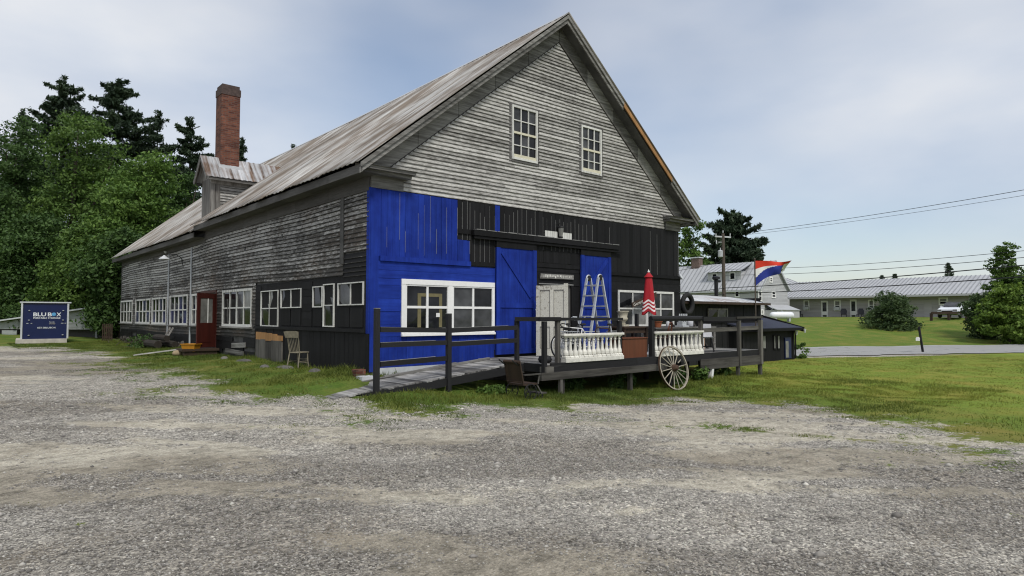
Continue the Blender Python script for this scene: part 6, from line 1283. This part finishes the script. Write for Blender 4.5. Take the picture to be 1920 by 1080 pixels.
def conifer(px, ytop, ybase, d, wpx, lab, name='pine_tree', n=9000, r0=.1, loose=1.0, group=None, seed=1, size=.24, taper=1.0, bare=.25):
    n = int(n * 1.5)
    rs = random.Random(seed); p = onD(px, ybase, d); zb = min(gz(p.x, p.y), p.z); H = onD(px, ytop, d).z - zb; Wd = wpx * d / FPX / 2
    t = thing(name, lab, 'tree', (p.x, p.y, zb), 0, group); b = MB(); b.tube([(0, 0, -.3), (0, 0, H * .5), (0, 0, H * .98)], [H * .014, H * .009, .02], 9); pts = []; wts = []
    z = H * bare; br = []
    while z < H * .97:
        f = (z / H - bare) / (1 - bare); L = 1.2 * Wd * ((1 - f) ** taper * .90 + .12) * (1 if f > .12 else .6 + f * 3)
        for k in range(rs.choice((2, 3, 4))):
            z0_ = z; z = z + rs.uniform(-.018, .018) * H; a = rs.uniform(0, 6.28); l = L * rs.uniform(.45, 1.25) * loose ** rs.uniform(-.3, .3); up = rs.uniform(-.05, .25); br.append((z, a, l, up))
            b.tube([(0, 0, z), (math.cos(a) * l * .5, math.sin(a) * l * .5, z + up * l * .3 - .04 * l), (math.cos(a) * l, math.sin(a) * l, z + up * l)], [.05, .035, .012], 4); z = z0_
        z += H * .017 * rs.uniform(.6, 1.5)
    tot = sum(q[2] for q in br)
    for z, a, l, up in br:
        m = max(6, int(n * l / tot)); u = RNG.uniform(.18, 1.03, m); lat = RNG.normal(0, .19, m) * l * (1.2 - u); zz_ = z + up * l * u ** 1.6 - .05 * l * np.sin(np.pi * u) + RNG.normal(0, .10, m) * (.5 + l * .2)
        pts.append(np.stack([math.cos(a) * l * u - math.sin(a) * lat, math.sin(a) * l * u + math.cos(a) * lat, zz_], 1)); wts.append(np.full(m, rs.random()))
    m = 200; P = RNG.normal(0, .25, (m, 3)); P[:, 2] = RNG.uniform(.9, 1.0, m) * H; pts.append(P * np.array([.5, .5, 1])); wts.append(np.full(m, .5))
    P = np.concatenate(pts); T = np.clip(np.concatenate(wts) * .7 + RNG.uniform(0, .3, len(P)), 0, 1)
    b.build('trunk', M['bark'], t); V, Fc = cards(P, size, 2.0, .5); npmesh('crown', V, Fc, M['needle'], t, T); return t
M['leafmid'] = leaf('fresh_maple_leaves', (.048, .105, .018), (.15, .245, .05))
GL = 'broadleaf trees behind the drive'; GP = 'tall conifers behind the broadleaf trees'
decid(262, 288, 600, 44, 210, 'rounded bright green tree in front of the forest edge, left of the dormer', 'leafmid', 24000, 12, .10, group=GL, seed=3)
decid(132, 206, 600, 50, 230, 'broad tall leafy tree below the two big pines', 'leaf', 20000, 12, .12, group=GL, seed=4)
decid(20, 214, 600, 52, 190, 'dark leafy tree at the picture edge above the container', 'leafdark', 18000, 11, .1, group=GL, seed=5)
decid(60, 400, 605, 42, 170, 'low dark leafy tree directly above the navy container', 'leafdark', 13000, 9, .12, group=GL, seed=6)
decid(150, 420, 600, 41, 150, 'low leafy tree whose branches hang over the white porch posts', 'leaf', 11000, 9, .30, group=GL, seed=7)
decid(225, 430, 610, 38, 130, 'dark leafy tree close to the far end of the barn', 'leafdark', 12000, 9, .10, group=GL, seed=8)
decid(345, 320, 600, 56, 120, 'dark leafy tree behind the barn roof beneath the spruce', 'leafdark', 10000, 9, .2, group=GL, seed=9)
decid(-60, 300, 610, 46, 190, 'dark leafy tree mostly cut by the picture edge beside the drive', 'leafdark', 12000, 9, .05, group=GL, seed=10)
decid(195, 330, 600, 62, 200, 'dark leafy tree filling the gap between the round tree and tall one', 'leafdark', 12000, 9, .05, group=GL, seed=12)
decid(90, 300, 600, 66, 260, 'dark tree well behind the broad leafy one', 'leafdark', 12000, 9, .0, group=GL, seed=13)
conifer(106, 142, 600, 66, 165, 'tall pine with flat spreading branches, standing alone on the skyline beside the dense pine', n=15000, seed=2, group=GP, taper=.85, bare=.45)
conifer(212, 148, 600, 66, 180, 'tall dense dark pine with a rounded top on the skyline', n=24000, seed=3, group=GP, taper=.6, bare=.4)
conifer(287, 208, 600, 70, 120, 'thin gappy pine between the dense pine and the pointed spruce', n=8000, seed=4, group=GP, taper=.8, bare=.35)
conifer(350, 219, 600, 68, 150, 'pointed dark spruce to the chimney side of the thin pine', name='spruce_tree', n=20000, seed=5, group=GP, taper=.75, bare=.2)
conifer(447, 258, 600, 72, 70, 'small pointed conifer half hidden behind the brick chimney', name='spruce_tree', n=5000, seed=6, group=GP)
conifer(545, 271, 600, 90, 60, 'conifer tip just peeping over the barn roof', name='spruce_tree', n=4000, seed=7, group=GP)
conifer(30, 205, 600, 72, 90, 'dark conifer behind the leafy tree at the picture edge', n=6000, seed=8, group=GP)
conifer(1378, 396, 600, 98, 135, 'big dark pine behind the farmhouse and utility pole', n=17000, seed=9, taper=.5, bare=.25, size=.45)
decid(1300, 412, 600, 92, 95, 'loose leafy tree between the barn and big dark pine', 'leaf', 6500, 9, .1, seed=14, size=.4)
conifer(1680, 514, 600, 120, 40, 'small far conifer tip over the motel roof ridge', n=2500, seed=10); conifer(1655, 517, 600, 125, 34, 'second far conifer tip over the motel ridge, beside a similar one', n=2200, seed=12); conifer(1781, 493, 600, 125, 44, 'taller far conifer above the motel ridge near the roadside bushes', n=3000, seed=11)
decid(1674, 548, 619, 57, 118, 'large round grey green shrub on the bank before the motel', 'leafblue', 15000, 10, .05, name='round_shrub', seed=15, size=.17, clump=.35)
for k, (dx, yt) in enumerate(((-20, 540), (12, 550))): pass
decid(1884, 456, 630, 49, 90, 'tall young tree rising over the roadside bushes', 'leaf', 8500, 9, .25, name='young_tree', seed=16, size=.2, clump=.35)
decid(1842, 548, 628, 49, 76, 'dark bush between the white car and light green bush', 'leafblue', 9000, 8, .05, name='roadside_bush', seed=17, size=.18, clump=.35)
decid(1894, 528, 636, 46, 100, 'light green leafy bush on the bank at the picture edge', 'leafbright', 10000, 9, .05, name='roadside_bush', seed=18, size=.2, clump=.35)
decid(1950, 480, 636, 47, 110, 'tall dark bush cut by the picture edge', 'leaf', 9000, 9, .05, name='roadside_bush', seed=19, size=.2, clump=.35)
# a mass of far woods behind everything
def woods(name, pts, n, hmin, hmax, mat):
    C = np.array(pts); k = RNG.integers(0, len(C) - 1, n); f = RNG.random(n); P = C[k] + (C[k + 1] - C[k]) * f[:, None]; z = gz(P[:, 0], P[:, 1])
    hh = hmin + (hmax - hmin) * (.5 + .5 * np.sin(P[:, 0] * .35) * np.sin(P[:, 1] * .31 + 1)); zz_ = z + RNG.random(n) ** .8 * hh; Q = np.stack([P[:, 0] + RNG.normal(0, 2, n), P[:, 1] + RNG.normal(0, 2, n), zz_], 1)
    V, Fc = cards(Q, .7, 1.1, .5); o = npmesh(name, V, Fc, M[mat], None, RNG.random(n)); o['kind'] = 'stuff'; tag(o, 'dark wood filling the background behind the trees', 'woods')
woods('woods', [tuple(onD(x, 600, d).xy) for x, d in ((-300, 60), (0, 72), (200, 78), (420, 86))], 26000, 5, 11, 'leafdark')
# brush heap
t = thing('brush_heap', 'heap of dry brush and weeds below the far side windows', 'brush heap', (-1.0, 17.6, gz(-1, 17.6))); b = MB()
for k in range(60): a = random.uniform(0, 6.28); q = Vector((random.gauss(0, .35), random.gauss(0, .7), random.uniform(.0, .3))); b.tube([q, q + Vector((math.cos(a) * .4, math.sin(a) * .4, random.uniform(-.1, .35)))], [.015, .006], 4)
b.build('twigs', M['bark'], t); V, Fc, tt = crown([(0, 0, .2, .5, .9, .35)], 900, .10, .2); npmesh('foliage', V, Fc, M['leafdark'], t, tt)
# weeds and shrubs under the deck
WEED = ['leafy weed clump under the deck close to the first leg', 'leafy weed clump below the red chest under the deck', 'dense weed clump behind the wagon wheel', 'broad leaved weed beside the white deck leg', 'pale flowering weed under the far deck end', 'low weeds beside the old wheelchair under the ramp']
for k, (x, y, r, h) in enumerate(((4.6, -2.0, .4, .28), (6.3, -2.2, .45, .45), (8.4, -2.5, .4, .5), (9.4, -2.6, .28, .36), (10.9, -2.3, .4, .34), (1.9, -2.15, .4, .14))):
    z = gz(x, y); t = thing('weed_clump', WEED[k], 'weeds', (x, y, z), 0, 'weeds around the deck'); b = MB()
    for q in range(14): a = random.uniform(0, 6.28); rr = random.uniform(0, r); b.tube([(rr * math.cos(a), rr * .5 * math.sin(a), 0), (rr * 1.2 * math.cos(a), rr * .6 * math.sin(a), h * random.uniform(.5, 1))], [.006, .003], 4)
    b.build('stem', M['leafdark'], t); V, Fc, tt = crown([(0, 0, h * .5, r, r * .5, h * .55)], 900, .085, .12); npmesh('foliage', V, Fc, M['leafdark' if k not in (3, 5, 6) else 'leaf'], t, tt)
x, y = onG(1496, 672)[:2]; t = thing('weed_clump', 'leafy weed at the corner of the low black annex', 'weeds', (x, y, gz(x, y)), 0, 'weeds around the deck'); V, Fc, tt = crown([(0, 0, .35, .4, .4, .45)], 500, .13, .18); npmesh('foliage', V, Fc, M['leaf'], t, tt)
# grass blades (one object)
def grass(n, box, hmin, hmax, thr=.5):
    x = RNG.uniform(box[0], box[1], n); y = RNG.uniform(box[2], box[3], n); g = grassmask(x, y)
    nz_ = np.sin(x * 3.1 + np.sin(y * 2.3) * 2) * np.sin(y * 2.7 + np.sin(x * 1.9) * 2)
    keep = (g + .25 * nz_ + RNG.normal(0, .12, n) > thr) & (g > .22) & ~((x > 0) & (x < W) & (y > 0)) & ~((x > -1.75) & (x < 3.2) & (y > -1.9) & (y < -.5)) & ~((x > 3.1) & (x < 13.05) & (y > -2.2) & (y < 0)) & ~((x > 12) & (y > 0) & (x < 21))
    return x[keep], y[keep], np.clip(.6 + .5 * nz_[keep], .25, 1.1)
xs, ys, hs = [], [], []
for n, bx, s in ((150000, (-6, 14, -9, 1), 1.0), (70000, (-5, 0, 0, 28), 1.0), (210000, (2, 34, -16, 8), .8), (30000, (-9, 6, -13.3, -3), .45)):
    a, c, h = grass(n, bx, 0, 0, .40 if s != .6 else .52); xs.append(a); ys.append(c); hs.append(h * s)
x = np.concatenate(xs); y = np.concatenate(ys); hs = np.concatenate(hs); z = gz(x, y); n = len(x)
wall = np.where((y > 0) & (x < 0), np.exp(x / .6), 0) + np.where((y < 0) & (y > -3.3) & (x > -1.5) & (x < 13.3), .5, 0)
h = hs * RNG.uniform(.025, .08, n) * np.where(RNG.random(n) < .04, 1.9, 1) * (1 + 1.6 * wall) * np.clip(grassmask(x, y) * 1.15, .35, 1); a = RNG.uniform(0, 6.28, n); wd = RNG.uniform(.004, .009, n) * 1.3; ln = RNG.normal(0, .5, (n, 2)) * h[:, None]
B = np.stack([x, y, z - .005], 1); dv = np.stack([np.cos(a) * wd, np.sin(a) * wd, np.zeros(n)], 1); T = B + np.stack([ln[:, 0], ln[:, 1], h], 1)
V = np.stack([B - dv, B + dv, T], 1).reshape(-1, 3); lawn = np.clip((x - .35 * y - 7) / 6, 0, 1)
o = npmesh('grass', V, np.arange(n * 3).reshape(n, 3), M['grass'], None, np.clip(RNG.uniform(0, .75, n) * (.5 + .4 * lawn) + .25 * lawn + .22 * np.sin(x * .8 + 2 * np.sin(y * .6)) * np.sin(y * .9 + np.sin(x * .5)), 0, 1)); o['kind'] = 'stuff'; tag(o, 'short rough grass along the barn and over the lawn', 'grass')
# gravel stones (one object)
ico = np.array([(0, 0, 1), (.9, 0, .1), (.25, .85, 0), (-.75, .5, .1), (-.7, -.55, 0), (.3, -.85, .1), (0, 0, -1)], float); icf = np.array([(0, 1, 2), (0, 2, 3), (0, 3, 4), (0, 4, 5), (0, 5, 1), (6, 2, 1), (6, 3, 2), (6, 4, 3), (6, 5, 4), (6, 1, 5)])
def stones(n, dmin, dmax, s0, s1):
    d = dmin + (dmax - dmin) * RNG.random(n) ** 1.0; th = RNG.uniform(R(-44), R(44), n) + R(HEAD); x = CAM.x + np.sin(th) * d; y = CAM.y + np.cos(th) * d
    nz_ = np.sin(x * 1.3 + 1.5 * np.sin(y * .9)) * np.sin(y * 1.7 + 1.2 * np.sin(x * 1.1)) + .5 * np.sin(x * 3.7 + y * 2.1); keep = (grassmask(x, y) < .45) & (RNG.random(n) < np.clip(1.05 - .97 * dustmask(x, y) + .1 * nz_, .04, 1))
    x, y, d = x[keep], y[keep], d[keep]; n = len(x); s = np.exp(RNG.normal(0, .38, n)) * (s0 + (s1 - s0) * (d - dmin) / (dmax - dmin)); return x, y, s
xs, ys, ss = zip(*[stones(70000, 3.6, 8, .0062, .0085), stones(60000, 7, 16, .009, .014), stones(3600, 3.8, 15, .016, .026)])
x, y, s = map(np.concatenate, (xs, ys, ss)); n = len(x); z = gz(x, y)
rot = RNG.uniform(0, 6.28, n); sc = np.stack([s * RNG.uniform(.8, 1.4, n), s * RNG.uniform(.7, 1.1, n), s * RNG.uniform(.4, .7, n)], 1); Vv = ico[None] * (1 + RNG.normal(0, .16, (n, 7, 3))) * sc[:, None, :]
c, q = np.cos(rot)[:, None], np.sin(rot)[:, None]; X = Vv[..., 0] * c - Vv[..., 1] * q; Y = Vv[..., 0] * q + Vv[..., 1] * c
V = np.stack([X + x[:, None], Y + y[:, None], Vv[..., 2] + (z + s * .15)[:, None]], -1).reshape(-1, 3); Fc = (np.arange(n)[:, None, None] * 7 + icf[None]).reshape(-1, 3)
o = npmesh('gravel', V, Fc, M['stones'], None, np.repeat(np.clip(RNG.normal(.47, .23, n) - .16 * darkmask(x, y), 0, 1), 10)); o['kind'] = 'stuff'; tag(o, 'loose grey and tan gravel stones scattered over the drive', 'gravel')
